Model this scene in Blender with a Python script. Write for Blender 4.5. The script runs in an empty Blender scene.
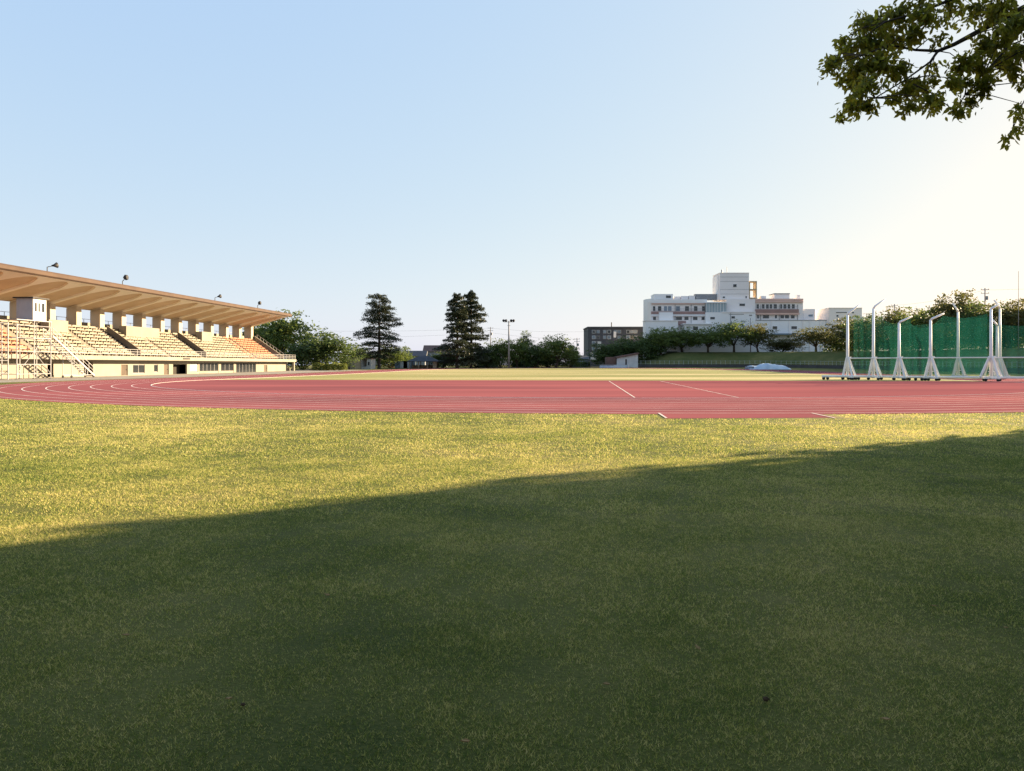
import bpy, math, random
import numpy as np
from mathutils import Vector, Matrix
R = math.radians
random.seed(7)
S = bpy.context.scene
COL = S.collection

# ------------------------------------------------------------------ camera model and ground
F, HX, HY, H = 720.0, 512.0, 365.0, 1.676
CX, CY, TH = 7.67, 77.96, 0.1
AX = (math.sin(TH), math.cos(TH))
NX = (-math.cos(TH), math.sin(TH))
R_IN, LANE = 41.8, 1.403
R_OUT = R_IN + 8 * LANE + 0.55
STR = 97.0

def zg(y):
    t = min(max((y - 90.0) / 145.0, 0.0), 1.0)
    return 0.9 * t * t

def zgn(y):
    t = np.clip((y - 90.0) / 145.0, 0.0, 1.0)
    return 0.9 * t * t

def at(px, py, Y):
    return Vector(((px - HX) / F * Y, Y, H + (HY - py) / F * Y))

def gx(px, Y):
    return (px - HX) / F * Y

def uv(v, u):
    return (CX + NX[0] * u + AX[0] * v, CY + NX[1] * u + AX[1] * v)

def SV(px, u):
    t = (px - HX) / F
    return (t * (CY + NX[1] * u) - (CX + NX[0] * u)) / (AX[0] - t * AX[1])

def SZ(px, py, u):
    v = SV(px, u)
    return H + (HY - py) * (CY + NX[1] * u + AX[1] * v) / F

# ------------------------------------------------------------------ object helpers
def tag(o, label=None, cat=None, group=None, kind=None):
    if label: o['label'] = label
    if cat: o['category'] = cat
    if group: o['group'] = group
    if kind: o['kind'] = kind
    return o

def empty(name, loc, rz=0.0, label=None, cat=None, group=None):
    o = bpy.data.objects.new(name, None)
    o.empty_display_size = 0.3
    COL.objects.link(o)
    o.location = loc
    o.rotation_euler = (0, 0, rz)
    return tag(o, label, cat, group)

def link(name, me, parent=None, m=None, loc=None, rot=None):
    o = bpy.data.objects.new(name, me)
    COL.objects.link(o)
    if m is not None:
        me.materials.append(m)
    if parent is not None: o.parent = parent
    if loc is not None: o.location = loc
    if rot is not None: o.rotation_euler = rot
    return o

def np_mesh(name, V, Fc, smooth=False):
    me = bpy.data.meshes.new(name)
    V = np.asarray(V, np.float32); Fc = np.asarray(Fc, np.int32)
    n, k = Fc.shape
    me.vertices.add(len(V)); me.vertices.foreach_set('co', V.ravel())
    me.loops.add(n * k); me.loops.foreach_set('vertex_index', Fc.ravel())
    me.polygons.add(n)
    me.polygons.foreach_set('loop_start', np.arange(0, n * k, k, dtype=np.int32))
    if smooth: me.polygons.foreach_set('use_smooth', np.ones(n, dtype=bool))
    me.update(calc_edges=True)
    return me

class MB:
    def __init__(s, off=(0, 0, 0)):
        s.v = []; s.f = []; s.off = off
    def add(s, vs, fs):
        b = len(s.v)
        ox, oy, oz = s.off
        s.v += [(p[0] - ox, p[1] - oy, p[2] - oz) for p in vs]
        s.f += [tuple(i + b for i in f) for f in fs]
    def box(s, x0, x1, y0, y1, z0, z1):
        s.add([(x0, y0, z0), (x1, y0, z0), (x1, y1, z0), (x0, y1, z0), (x0, y0, z1), (x1, y0, z1), (x1, y1, z1), (x0, y1, z1)],
              [(0, 3, 2, 1), (4, 5, 6, 7), (0, 1, 5, 4), (1, 2, 6, 5), (2, 3, 7, 6), (3, 0, 4, 7)])
    def prism_x(s, prof, x0, x1):
        """profile in (y,z), extruded along x"""
        n = len(prof)
        vs = [(x0, p[0], p[1]) for p in prof] + [(x1, p[0], p[1]) for p in prof]
        fs = [tuple(range(n)), tuple(range(2 * n - 1, n - 1, -1))]
        fs += [(i, i + n, (i + 1) % n + n, (i + 1) % n) for i in range(n)]
        s.add(vs, fs)
    def prism_y(s, prof, y0, y1):
        n = len(prof)
        vs = [(p[0], y0, p[1]) for p in prof] + [(p[0], y1, p[1]) for p in prof]
        fs = [tuple(range(n - 1, -1, -1)), tuple(range(n, 2 * n))]
        fs += [(i, (i + 1) % n, (i + 1) % n + n, i + n) for i in range(n)]
        s.add(vs, fs)
    def prism_z(s, prof, z0, z1):
        n = len(prof)
        vs = [(p[0], p[1], z0) for p in prof] + [(p[0], p[1], z1) for p in prof]
        fs = [tuple(range(n - 1, -1, -1)), tuple(range(n, 2 * n))]
        fs += [(i, (i + 1) % n, (i + 1) % n + n, i + n) for i in range(n)]
        s.add(vs, fs)
    def tube(s, pts, rad, k=8):
        pts = [Vector(p) for p in pts]
        if not isinstance(rad, (list, tuple)): rad = [rad] * len(pts)
        rings = []
        vs = []
        ref = None
        for i, p in enumerate(pts):
            d = (pts[min(i + 1, len(pts) - 1)] - pts[max(i - 1, 0)]).normalized()
            if ref is None:
                ref = d.orthogonal().normalized()
            a = (ref - d * ref.dot(d))
            a = a.normalized() if a.length > 1e-5 else d.orthogonal().normalized()
            ref = a
            b = d.cross(a)
            for j in range(k):
                t = 2 * math.pi * j / k
                vs.append(tuple(p + (a * math.cos(t) + b * math.sin(t)) * rad[i]))
        fs = []
        for i in range(len(pts) - 1):
            for j in range(k):
                fs.append((i * k + j, i * k + (j + 1) % k, (i + 1) * k + (j + 1) % k, (i + 1) * k + j))
        fs.append(tuple(range(k - 1, -1, -1)))
        fs.append(tuple(range((len(pts) - 1) * k, len(pts) * k)))
        s.add(vs, fs)
    def bar(s, a, b, w, h=None):
        """square bar between two points"""
        h = h or w
        a = Vector(a); b = Vector(b)
        d = (b - a).normalized()
        up = Vector((0, 0, 1)) if abs(d.z) < 0.95 else Vector((0, 1, 0))
        sd = d.cross(up).normalized(); up = sd.cross(d)
        vs = []
        for p in (a, b):
            for x, y in ((-1, -1), (1, -1), (1, 1), (-1, 1)):
                vs.append(tuple(p + sd * (x * w / 2) + up * (y * h / 2)))
        s.add(vs, [(0, 1, 2, 3), (7, 6, 5, 4), (0, 4, 5, 1), (1, 5, 6, 2), (2, 6, 7, 3), (3, 7, 4, 0)])
    def disc(s, c, axis, r, w, k=14):
        c = Vector(c); a = Vector(axis).normalized()
        s.tube([c - a * w / 2, c + a * w / 2], r, k)
    def build(s, name, m, parent=None, smooth=False):
        me = bpy.data.meshes.new(name)
        me.from_pydata(s.v, [], s.f)
        if smooth:
            me.polygons.foreach_set('use_smooth', [True] * len(me.polygons))
        me.update()
        return link(name, me, parent, m)

def box_part(name, m, parent, *a, off=(0, 0, 0)):
    b = MB(off); b.box(*a)
    return b.build(name, m, parent)

def copy_tree(o, parent=None):
    c = o.copy(); COL.objects.link(c); c.parent = parent
    for ch in list(o.children): copy_tree(ch, c)
    return c

# ------------------------------------------------------------------ materials
def mat(name, col, rough=0.8, col2=None, scale=2.0, bump=0.0, bscale=40.0, metal=0.0, spec=0.3, detail=6.0, stretch=None):
    m = bpy.data.materials.new(name); m.use_nodes = True
    nt = m.node_tree; N = nt.nodes; L = nt.links
    p = N['Principled BSDF']
    p.inputs['Roughness'].default_value = rough
    p.inputs['Metallic'].default_value = metal
    p.inputs['Specular IOR Level'].default_value = spec
    tc = N.new('ShaderNodeTexCoord')
    src = tc.outputs['Object']
    if stretch:
        mp = N.new('ShaderNodeMapping'); mp.inputs['Scale'].default_value = stretch
        L.new(src, mp.inputs['Vector']); src = mp.outputs['Vector']
    nz = N.new('ShaderNodeTexNoise'); nz.inputs['Scale'].default_value = scale; nz.inputs['Detail'].default_value = detail
    L.new(src, nz.inputs['Vector'])
    rp = N.new('ShaderNodeValToRGB')
    c2 = col2 or tuple(c * 0.82 for c in col)
    rp.color_ramp.elements[0].position = 0.35; rp.color_ramp.elements[0].color = (*c2, 1)
    rp.color_ramp.elements[1].position = 0.65; rp.color_ramp.elements[1].color = (*col, 1)
    L.new(nz.outputs['Fac'], rp.inputs['Fac'])
    L.new(rp.outputs['Color'], p.inputs['Base Color'])
    if bump > 0:
        n2 = N.new('ShaderNodeTexNoise'); n2.inputs['Scale'].default_value = bscale; n2.inputs['Detail'].default_value = 4
        L.new(src, n2.inputs['Vector'])
        bp = N.new('ShaderNodeBump'); bp.inputs['Strength'].default_value = bump; bp.inputs['Distance'].default_value = 0.02
        L.new(n2.outputs['Fac'], bp.inputs['Height']); L.new(bp.outputs['Normal'], p.inputs['Normal'])
    return m

def leaf_mat(name, dark, light, trans=0.35, tcol=None, scale=0.35):
    m = bpy.data.materials.new(name); m.use_nodes = True
    nt = m.node_tree; N = nt.nodes; L = nt.links
    p = N['Principled BSDF']; out = N['Material Output']
    p.inputs['Roughness'].default_value = 0.55; p.inputs['Specular IOR Level'].default_value = 0.25
    ge = N.new('ShaderNodeNewGeometry')
    tc = N.new('ShaderNodeTexCoord')
    nz = N.new('ShaderNodeTexNoise'); nz.inputs['Scale'].default_value = scale; nz.inputs['Detail'].default_value = 3
    L.new(tc.outputs['Object'], nz.inputs['Vector'])
    ad = N.new('ShaderNodeMath'); ad.operation = 'MULTIPLY_ADD'; ad.inputs[1].default_value = 0.45
    L.new(ge.outputs['Random Per Island'], ad.inputs[0])
    sb = N.new('ShaderNodeMath'); sb.operation = 'MULTIPLY_ADD'; sb.inputs[1].default_value = 1.5; sb.inputs[2].default_value = -0.48
    L.new(nz.outputs['Fac'], sb.inputs[0]); L.new(sb.outputs[0], ad.inputs[2])
    rp = N.new('ShaderNodeValToRGB')
    rp.color_ramp.elements[0].color = (*dark, 1); rp.color_ramp.elements[1].color = (*light, 1)
    L.new(ad.outputs[0], rp.inputs['Fac']); L.new(rp.outputs['Color'], p.inputs['Base Color'])
    tr = N.new('ShaderNodeBsdfTranslucent')
    if tcol:
        tr.inputs['Color'].default_value = (*tcol, 1)
    else:
        hs = N.new('ShaderNodeHueSaturation'); hs.inputs['Value'].default_value = 1.6; hs.inputs['Hue'].default_value = 0.485
        L.new(rp.outputs['Color'], hs.inputs['Color']); L.new(hs.outputs['Color'], tr.inputs['Color'])
    mx = N.new('ShaderNodeMixShader'); mx.inputs['Fac'].default_value = trans
    L.new(p.outputs[0], mx.inputs[1]); L.new(tr.outputs[0], mx.inputs[2]); L.new(mx.outputs[0], out.inputs['Surface'])
    return m

def turf_mat(name, ramp, big=0.12, amp=1.5, mid=0.9, fine=38.0, bump=0.6, stretch=None, blade=False):
    """ramp: (lush, mixed, straw)"""
    m = bpy.data.materials.new(name); m.use_nodes = True
    nt = m.node_tree; N = nt.nodes; L = nt.links
    p = N['Principled BSDF']; out = N['Material Output']
    p.inputs['Roughness'].default_value = 0.9; p.inputs['Specular IOR Level'].default_value = 0.1
    ge = N.new('ShaderNodeNewGeometry')
    src = ge.outputs['Position']
    if stretch:
        mp = N.new('ShaderNodeMapping'); mp.inputs['Scale'].default_value = stretch
        mp.inputs['Rotation'].default_value = (0, 0, TH)
        L.new(src, mp.inputs['Vector']); big_src = mp.outputs['Vector']
    else:
        big_src = src
    def noise(s, d, v):
        n = N.new('ShaderNodeTexNoise'); n.inputs['Scale'].default_value = s; n.inputs['Detail'].default_value = d
        n.inputs['Roughness'].default_value = 0.6
        L.new(v, n.inputs['Vector']); return n.outputs['Fac']
    def madd(a, k, c):
        x = N.new('ShaderNodeMath'); x.operation = 'MULTIPLY_ADD'; x.inputs[1].default_value = k
        L.new(a, x.inputs[0])
        if isinstance(c, float): x.inputs[2].default_value = c
        else: L.new(c, x.inputs[2])
        return x.outputs[0]
    f = madd(noise(big, 5, big_src), amp, -0.2 - amp / 2)
    f = madd(noise(mid, 5, big_src), 0.85, f)
    if blade:
        f = madd(noise(26, 2, src), 1.3, madd(f, 1.0, -0.65))  # tuft mottle: dark shadows between tufts painted into the blade colour
        f = madd(noise(7, 3, src), 0.8, madd(f, 1.0, -0.40))
        f = madd(ge.outputs['Random Per Island'], 0.95, madd(f, 1.0, -0.25))
    else:
        f = madd(noise(fine, 3, src), 0.8, madd(f, 1.0, -0.13))
    rp = N.new('ShaderNodeValToRGB')
    e = rp.color_ramp.elements
    e[0].position = 0.1; e[0].color = (*ramp[0], 1)
    e[1].position = 0.95; e[1].color = (*ramp[2], 1)
    x = e.new(0.5); x.color = (*ramp[1], 1)
    L.new(f, rp.inputs['Fac']); L.new(rp.outputs['Color'], p.inputs['Base Color'])
    if blade:
        tr = N.new('ShaderNodeBsdfTranslucent'); L.new(rp.outputs['Color'], tr.inputs['Color'])
        mx = N.new('ShaderNodeMixShader'); mx.inputs['Fac'].default_value = 0.4
        L.new(p.outputs[0], mx.inputs[1]); L.new(tr.outputs[0], mx.inputs[2]); L.new(mx.outputs[0], out.inputs['Surface'])
    else:
        bp = N.new('ShaderNodeBump'); bp.inputs['Strength'].default_value = bump; bp.inputs['Distance'].default_value = 0.03
        L.new(noise(fine * 1.6, 3, src), bp.inputs['Height']); L.new(bp.outputs['Normal'], p.inputs['Normal'])
    return m

def net_mat(name, col, alpha):
    m = bpy.data.materials.new(name); m.use_nodes = True
    nt = m.node_tree; N = nt.nodes; L = nt.links
    p = N['Principled BSDF']; p.inputs['Base Color'].default_value = (*col, 1); p.inputs['Roughness'].default_value = 0.8
    tl = N.new('ShaderNodeBsdfTranslucent'); tl.inputs['Color'].default_value = (*col, 1)
    m1 = N.new('ShaderNodeMixShader'); m1.inputs['Fac'].default_value = 0.4
    tr = N.new('ShaderNodeBsdfTransparent')
    mx = N.new('ShaderNodeMixShader')
    tc = N.new('ShaderNodeTexCoord'); nz = N.new('ShaderNodeTexNoise'); nz.inputs['Scale'].default_value = 0.7; nz.inputs['Detail'].default_value = 4
    mp = N.new('ShaderNodeMapping'); mp.inputs['Scale'].default_value = (1.5, 1.5, 0.25)
    L.new(tc.outputs['Object'], mp.inputs['Vector']); L.new(mp.outputs['Vector'], nz.inputs['Vector'])
    mr = N.new('ShaderNodeMapRange'); mr.inputs[1].default_value = 0.3; mr.inputs[2].default_value = 0.7
    mr.inputs[3].default_value = alpha - 0.15; mr.inputs[4].default_value = alpha + 0.15
    L.new(nz.outputs['Fac'], mr.inputs[0]); L.new(mr.outputs[0], mx.inputs['Fac'])
    L.new(p.outputs[0], m1.inputs[1]); L.new(tl.outputs[0], m1.inputs[2])
    L.new(tr.outputs[0], mx.inputs[1]); L.new(m1.outputs[0], mx.inputs[2])
    L.new(mx.outputs[0], N['Material Output'].inputs['Surface'])
    return m

M = {}
M['lawn'] = turf_mat('lawn_turf', ((0.045, 0.062, 0.016), (0.12, 0.125, 0.034), (0.22, 0.18, 0.07)), big=0.13, amp=1.8, mid=0.7, fine=34)
M['blade'] = turf_mat('lawn_blades', ((0.145, 0.205, 0.050), (0.43, 0.435, 0.115), (0.74, 0.63, 0.28)), big=0.13, mid=0.7, amp=1.5, blade=True)
M['infield'] = turf_mat('infield_turf', ((0.12, 0.145, 0.038), (0.25, 0.235, 0.088), (0.46, 0.38, 0.21)), big=0.5, amp=2.4, mid=2.2, fine=6, stretch=(0.02, 0.15, 1))
M['bank'] = turf_mat('bank_turf', ((0.065, 0.085, 0.026), (0.105, 0.112, 0.038), (0.20, 0.17, 0.065)), big=0.08, mid=0.35, fine=4)
M['track'] = mat('track_surface', (0.285, 0.096, 0.102), 0.95, (0.185, 0.068, 0.078), 0.16, 0.0, 60, spec=0.0, stretch=(0.2, 1, 1), detail=12)
M['white_line'] = mat('line_paint', (0.62, 0.56, 0.54), 0.7, (0.42, 0.32, 0.30), 0.8)
M['kerb'] = mat('kerb_white', (0.75, 0.74, 0.72), 0.5, (0.6, 0.58, 0.55), 1.5)
M['apron'] = mat('apron_paving', (0.27, 0.25, 0.22), 0.9, (0.20, 0.185, 0.16), 0.5)
M['cream'] = mat('cream_render', (0.27, 0.248, 0.205), 0.85, (0.225, 0.207, 0.17), 0.35, 0.1, 8)
M['column'] = mat('column_render', (0.46, 0.385, 0.29), 0.85, (0.39, 0.325, 0.245), 0.35)
M['concrete'] = mat('terrace_concrete', (0.19, 0.165, 0.135), 0.9, (0.145, 0.125, 0.105), 0.5)
M['roofcream'] = mat('roof_soffit', (0.66, 0.51, 0.34), 0.85, (0.58, 0.44, 0.29), 0.4)
M['rib'] = mat('roof_rib', (0.88, 0.81, 0.67), 0.85, (0.84, 0.77, 0.62), 0.4)
M['fascia'] = mat('roof_fascia', (0.080, 0.050, 0.034), 0.8, (0.06, 0.037, 0.026), 0.6)
M['seat_cream'] = mat('seat_cream', (0.26, 0.23, 0.175), 0.6, (0.185, 0.165, 0.125), 0.8)
M['seat_orange'] = mat('seat_orange', (0.36, 0.15, 0.08), 0.6, (0.28, 0.12, 0.065), 0.8)
M['steel'] = mat('white_steel', (0.80, 0.80, 0.80), 0.5, (0.70, 0.70, 0.70), 1.2)
M['doorbrown'] = mat('door_brown', (0.085, 0.06, 0.042), 0.7, (0.06, 0.042, 0.03), 1)
M['scaff'] = mat('scaffold_tube', (0.36, 0.35, 0.36), 0.5, (0.27, 0.265, 0.27), 1.2)
M['galv'] = mat('grey_steel', (0.30, 0.30, 0.31), 0.5, (0.22, 0.22, 0.23), 2.0, metal=0.3)
M['dark'] = mat('dark_metal', (0.022, 0.022, 0.026), 0.6, (0.014, 0.014, 0.016), 2)
M['rubber'] = mat('black_rubber', (0.018, 0.018, 0.018), 0.8)
M['glass'] = mat('dark_glass', (0.022, 0.028, 0.034), 0.12, (0.016, 0.02, 0.025), 0.6, spec=0.6)
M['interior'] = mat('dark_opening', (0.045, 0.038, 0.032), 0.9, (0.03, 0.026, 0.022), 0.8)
M['tealglass'] = mat('pale_glass', (0.30, 0.37, 0.39), 0.2, (0.22, 0.29, 0.32), 0.4, spec=0.6)
M['boothwhite'] = mat('booth_white', (0.50, 0.47, 0.42), 0.6, (0.43, 0.40, 0.36), 1)
M['boothgrey'] = mat('booth_grey', (0.36, 0.39, 0.44), 0.6, (0.31, 0.34, 0.39), 1)
M['hosp'] = mat('hospital_render', (0.80, 0.75, 0.73), 0.85, (0.74, 0.69, 0.67), 0.15, detail=8)
M['hosp2'] = mat('hospital_panel', (0.80, 0.785, 0.78), 0.8, (0.75, 0.735, 0.73), 0.15, detail=8)
M['hospbrown'] = mat('hospital_brown_band', (0.34, 0.215, 0.195), 0.85, (0.28, 0.18, 0.16), 0.3)
M['hosppink'] = mat('hospital_pink_cornice', (0.68, 0.46, 0.39), 0.85, (0.60, 0.40, 0.34), 0.3)
M['darkbldg'] = mat('dark_cladding', (0.070, 0.074, 0.090), 0.8, (0.05, 0.053, 0.066), 0.3)
M['blueglass'] = mat('blue_glass', (0.17, 0.22, 0.28), 0.15, (0.10, 0.14, 0.19), 0.3, spec=0.6)
M['slate'] = mat('slate_roof', (0.060, 0.068, 0.088), 0.7, (0.045, 0.05, 0.066), 1)
M['brownroof'] = mat('brown_roof', (0.16, 0.095, 0.08), 0.8, (0.11, 0.07, 0.06), 1)
M['wood'] = mat('pale_timber', (0.30, 0.23, 0.16), 0.8, (0.23, 0.175, 0.12), 1)
M['shedwhite'] = mat('shed_white', (0.55, 0.57, 0.58), 0.7, (0.46, 0.48, 0.50), 0.8)
M['shedblue'] = mat('shed_blue', (0.20, 0.26, 0.33), 0.6, (0.15, 0.20, 0.26), 0.8)
M['shedbeige'] = mat('shed_beige', (0.44, 0.35, 0.22), 0.8, (0.37, 0.29, 0.18), 0.8)
M['housewall'] = mat('house_wall', (0.24, 0.26, 0.29), 0.8, (0.19, 0.21, 0.24), 0.8)
M['tarp'] = mat('tarp_blue_white', (0.52, 0.60, 0.68), 0.5, (0.34, 0.44, 0.56), 0.45, 0.3, 3)
M['retwall'] = mat('bank_wall', (0.085, 0.08, 0.085), 0.9, (0.06, 0.057, 0.06), 0.5)
M['fencewire'] = mat('fence_steel', (0.36, 0.38, 0.36), 0.6, (0.28, 0.30, 0.28), 0.5)
M['poleconc'] = mat('pole_concrete', (0.30, 0.27, 0.25), 0.85, (0.24, 0.215, 0.20), 0.8)
M['bark'] = mat('tree_bark', (0.075, 0.055, 0.042), 0.95, (0.04, 0.03, 0.024), 3, 0.5, 12)
M['barkpale'] = mat('pale_bark', (0.24, 0.19, 0.15), 0.95, (0.15, 0.12, 0.09), 3)
M['leaf_mid'] = leaf_mat('leaf_mid', (0.046, 0.080, 0.020), (0.135, 0.18, 0.042), 0.4)
M['leaf_dark'] = leaf_mat('leaf_dark', (0.028, 0.052, 0.018), (0.085, 0.130, 0.034), 0.35)
M['leaf_olive'] = leaf_mat('leaf_olive', (0.040, 0.050, 0.016), (0.115, 0.115, 0.032), 0.35)
M['leaf_light'] = leaf_mat('leaf_light', (0.06, 0.09, 0.018), (0.15, 0.18, 0.035), 0.35)
M['needle'] = leaf_mat('cedar_needles', (0.022, 0.032, 0.020), (0.055, 0.070, 0.036), 0.12)
M['leaf_near'] = leaf_mat('branch_leaves', (0.038, 0.062, 0.014), (0.11, 0.14, 0.028), 0.55, tcol=(0.46, 0.42, 0.045), scale=1.2)
M['net'] = net_mat('green_net', (0.010, 0.085, 0.062), 0.24)
M['net2'] = net_mat('green_net_dense', (0.005, 0.062, 0.048), 0.38)
M['deadleaf'] = mat('dry_leaf', (0.30, 0.20, 0.08), 0.8, (0.20, 0.12, 0.05), 30)
M['soil'] = mat('soil_clod', (0.10, 0.065, 0.04), 0.95, (0.05, 0.033, 0.022), 20)

# ------------------------------------------------------------------ ground sheets
def sheet(name, rows, m, dz, label=None, kind='structure', close=False):
    """rows: list of equal-length lists of (x,y)"""
    k = len(rows[0]); V = []
    for r in rows:
        for x, y in r: V.append((x, y, zg(y) + dz))
    Fs = []
    for i in range(len(rows) - 1):
        for j in range(k - 1 + (1 if close else 0)):
            Fs.append((i * k + j, i * k + (j + 1) % k, (i + 1) * k + (j + 1) % k, (i + 1) * k + j))
    me = np_mesh(name, V, Fs)
    # make the normals look up
    a = me.polygons[0].normal
    if a.z < 0: me.flip_normals()
    o = link(name, me, None, m)
    o['kind'] = kind
    if label: o['label'] = label
    return o

ys = [-60, -30, -10, 0, 10, 20, 30, 45, 60, 75, 88] + list(range(90, 237, 2)) + [240, 260, 320, 500, 900, 2000, 5000]
xs = [-5000, -1500, -500, -250, -150, -100, -60, -30, -10, 0, 10, 30, 60, 100, 150, 250, 500, 1500, 5000]
sheet('grass_field', [[(x, y) for x in xs] for y in ys], M['lawn'], 0.0, 'mown lawn in front of the running track')

def oval(r, n=96, st=48):
    """closed ring of (v,u) points, same count for any r"""
    P = []
    for i in range(n):                                   # near bend: from u=+r round v=-r to u=-r
        a = math.pi * i / n
        P.append((-r * math.sin(a), r * math.cos(a)))
    for i in range(st): P.append((STR * i / st, -r))
    for i in range(n):
        a = math.pi * i / n
        P.append((STR + r * math.sin(a), -r * math.cos(a)))
    for i in range(st): P.append((STR - STR * i / st, r))
    return [uv(*p) for p in P]

def ring(name, r0, r1, m, dz, label=None, n=96, kind='structure', steps=1):
    rows = [oval(r0 + (r1 - r0) * i / steps, n) for i in range(steps + 1)]
    return sheet(name, rows, m, dz, label, kind, close=True)

ring('running_track', R_IN, R_OUT, M['track'], 0.008, 'red running track curving round the field', steps=8)
# red half circle inside the near bend
rows = []
for i in range(25):
    r = 0.01 + (R_IN - 0.01) * i / 24
    rows.append([uv(-r * math.sin(math.pi * j / 64) + (0.0), r * math.cos(math.pi * j / 64)) for j in range(65)])
sheet('bend_surface', rows, M['track'], 0.008, 'red all weather surface inside the near bend')
# infield grass
rows = []
for i in range(71):
    v = (STR + R_IN - 0.3) * i / 70 + 0.02
    w = R_IN - 0.25 if v <= STR else math.sqrt(max((R_IN - 0.25) ** 2 - (v - STR) ** 2, 0.0))
    rows.append([uv(v, w * (1 - 2 * j / 24)) for j in range(25)])
sheet('infield_grass', rows, M['infield'], 0.006, 'dry yellow grass of the infield')
# runway crossing the lanes and running out onto the lawn
def rw(x_at25, y): return (x_at25 + 0.1003 * (y - 25.0), y)
sheet('runway', [[rw(5.05, 22.5), rw(10.55, 22.9)], [rw(5.05, 27.5), rw(10.55, 27.5)]], M['track'], 0.005, 'red runway reaching out past the outer lane')
for x0 in (5.05, 10.35):
    for seg in ([22.6 + i * 1.2 for i in range(3)], [36.8 + i * 2.0 for i in range(20)]):
        sheet('runway_line', [[rw(x0, y), rw(x0 + .075, y)] for y in seg], M['white_line'], 0.016, 'white line painted along the runway')
for k in range(1, 9):
    r = R_IN + k * LANE
    ring('lane_line', r - 0.04, r + 0.04, M['white_line'], 0.012, 'white lane line painted on the red track', n=140)
# raised inner kerb
kr = MB()
for (ra, rb) in ((R_IN - 0.03, R_IN + 0.03),):
    A = oval(ra, 140); B = oval(rb, 140); n = len(A)
    vs = []
    for (a, b) in zip(A, B):
        za = zg(a[1])
        vs += [(a[0], a[1], za + 0.004), (a[0], a[1], za + 0.022), (b[0], b[1], za + 0.022), (b[0], b[1], za + 0.004)]
    fs = []
    for i in range(n):
        j = (i + 1) % n
        for q in range(3):
            fs.append((i * 4 + q, i * 4 + q + 1, j * 4 + q + 1, j * 4 + q))
    kr.add(vs, fs)
tag(kr.build('track_kerb', M['kerb']), 'white raised kerb along the inner lane', None, None, 'structure')
# paved apron between the home straight and the stand
sheet('apron_path', [[uv(-30 + i * 3, R_OUT + 1.6) for i in range(46)], [uv(-30 + i * 3, 60.0) for i in range(46)], [uv(-30 + i * 3, 84.0) for i in range(46)]],
      M['apron'], 0.005, 'grey paved strip between track and grandstand')

# grass blades on the near lawn
rng = np.random.default_rng(11)
def blades(y0, y1, dens, ln, wd, near):
    hw = lambda y: 0.711 * y + 4.0
    n = int(dens * (y1 - y0) * (hw(y0) + hw(y1)))
    y = rng.uniform(y0, y1, n); x = rng.uniform(-1, 1, n) * hw(y1)
    ok = np.abs(x) < hw(y)
    ok &= (x - CX) ** 2 + (y - CY) ** 2 > (R_OUT + 0.05) ** 2
    ok &= ~((y > 22.3) & (x > 4.9 + 0.1 * (y - 25)) & (x < 10.8 + 0.1 * (y - 25)))
    x = x[ok]; y = y[ok]; n = len(x)
    # clumping: thin by a cheap noise
    cl = np.sin(x * 3.1 + 1.7 * np.sin(y * 2.3)) * np.sin(y * 2.7 + 1.3 * np.sin(x * 1.9)) + 0.6 * np.sin(x * 9.7 + y * 4.1) * np.sin(y * 8.3 - x * 3.7) + 0.7 * np.sin(x * 23 + 3 * np.sin(y * 17)) * np.sin(y * 26 + 2 * np.sin(x * 13)) + (1.1 * np.sin(x * 71 + 4 * np.sin(y * 37)) * np.sin(y * 79 + 4 * np.sin(x * 43)) if y1 < 14 else 0)
    keep = rng.uniform(0, 1, n) < np.clip(0.78 + 0.36 * cl, 0.12, 1)
    x = x[keep]; y = y[keep]; cl = cl[keep]; n = len(x)
    a = rng.uniform(0, 2 * np.pi, n); le = ln * rng.uniform(0.45, 1.4, n) * np.clip(1 + 0.24 * cl, .4, 1.7); w = wd * rng.uniform(0.6, 1.3, n)
    lean = rng.uniform(0.5, 1.5, n); b = rng.uniform(0, 2 * np.pi, n)
    dx, dy = np.cos(a) * w / 2, np.sin(a) * w / 2
    tx = np.cos(b) * np.sin(lean) * le; ty = np.sin(b) * np.sin(lean) * le; tz = np.cos(lean) * le
    z0 = np.full(n, -0.003)
    if near:
        V = np.stack([np.stack([x - dx, y - dy, z0], 1), np.stack([x + dx, y + dy, z0], 1),
                      np.stack([x + dx * .8 + tx * .4, y + dy * .8 + ty * .4, tz * .66], 1), np.stack([x - dx * .8 + tx * .4, y - dy * .8 + ty * .4, tz * .66], 1),
                      np.stack([x + tx, y + ty, tz], 1)], 1)
        i = np.arange(n)[:, None] * 5
        Fx = np.concatenate([np.concatenate([i, i + 1, i + 2], 1), np.concatenate([i, i + 2, i + 3], 1), np.concatenate([i + 3, i + 2, i + 4], 1)], 0)
    else:
        V = np.stack([np.stack([x - dx, y - dy, z0], 1), np.stack([x + dx, y + dy, z0], 1), np.stack([x + tx, y + ty, tz], 1)], 1)
        Fx = np.arange(n * 3).reshape(n, 3)
    return V.reshape(-1, 3), Fx
VV = []; FF = []; tot = 0
for a in ((1.2, 4.6, 27000, .018, .0046, 0), (4.6, 8, 15500, .021, .0058, 0), (8, 13, 6500, .027, .009, 0), (13, 20, 1900, .035, .015, 0), (20, 36, 620, .038, .024, 0)):
    v, f_ = blades(*a); VV.append(v); FF.append(f_ + tot); tot += len(v)
V = np.concatenate(VV); Fc = np.concatenate(FF)
o = link('grass', np_mesh('grass', V, Fc), None, M['blade'])
tag(o, 'short mown grass blades of the near lawn', 'grass', None, 'stuff')

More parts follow.
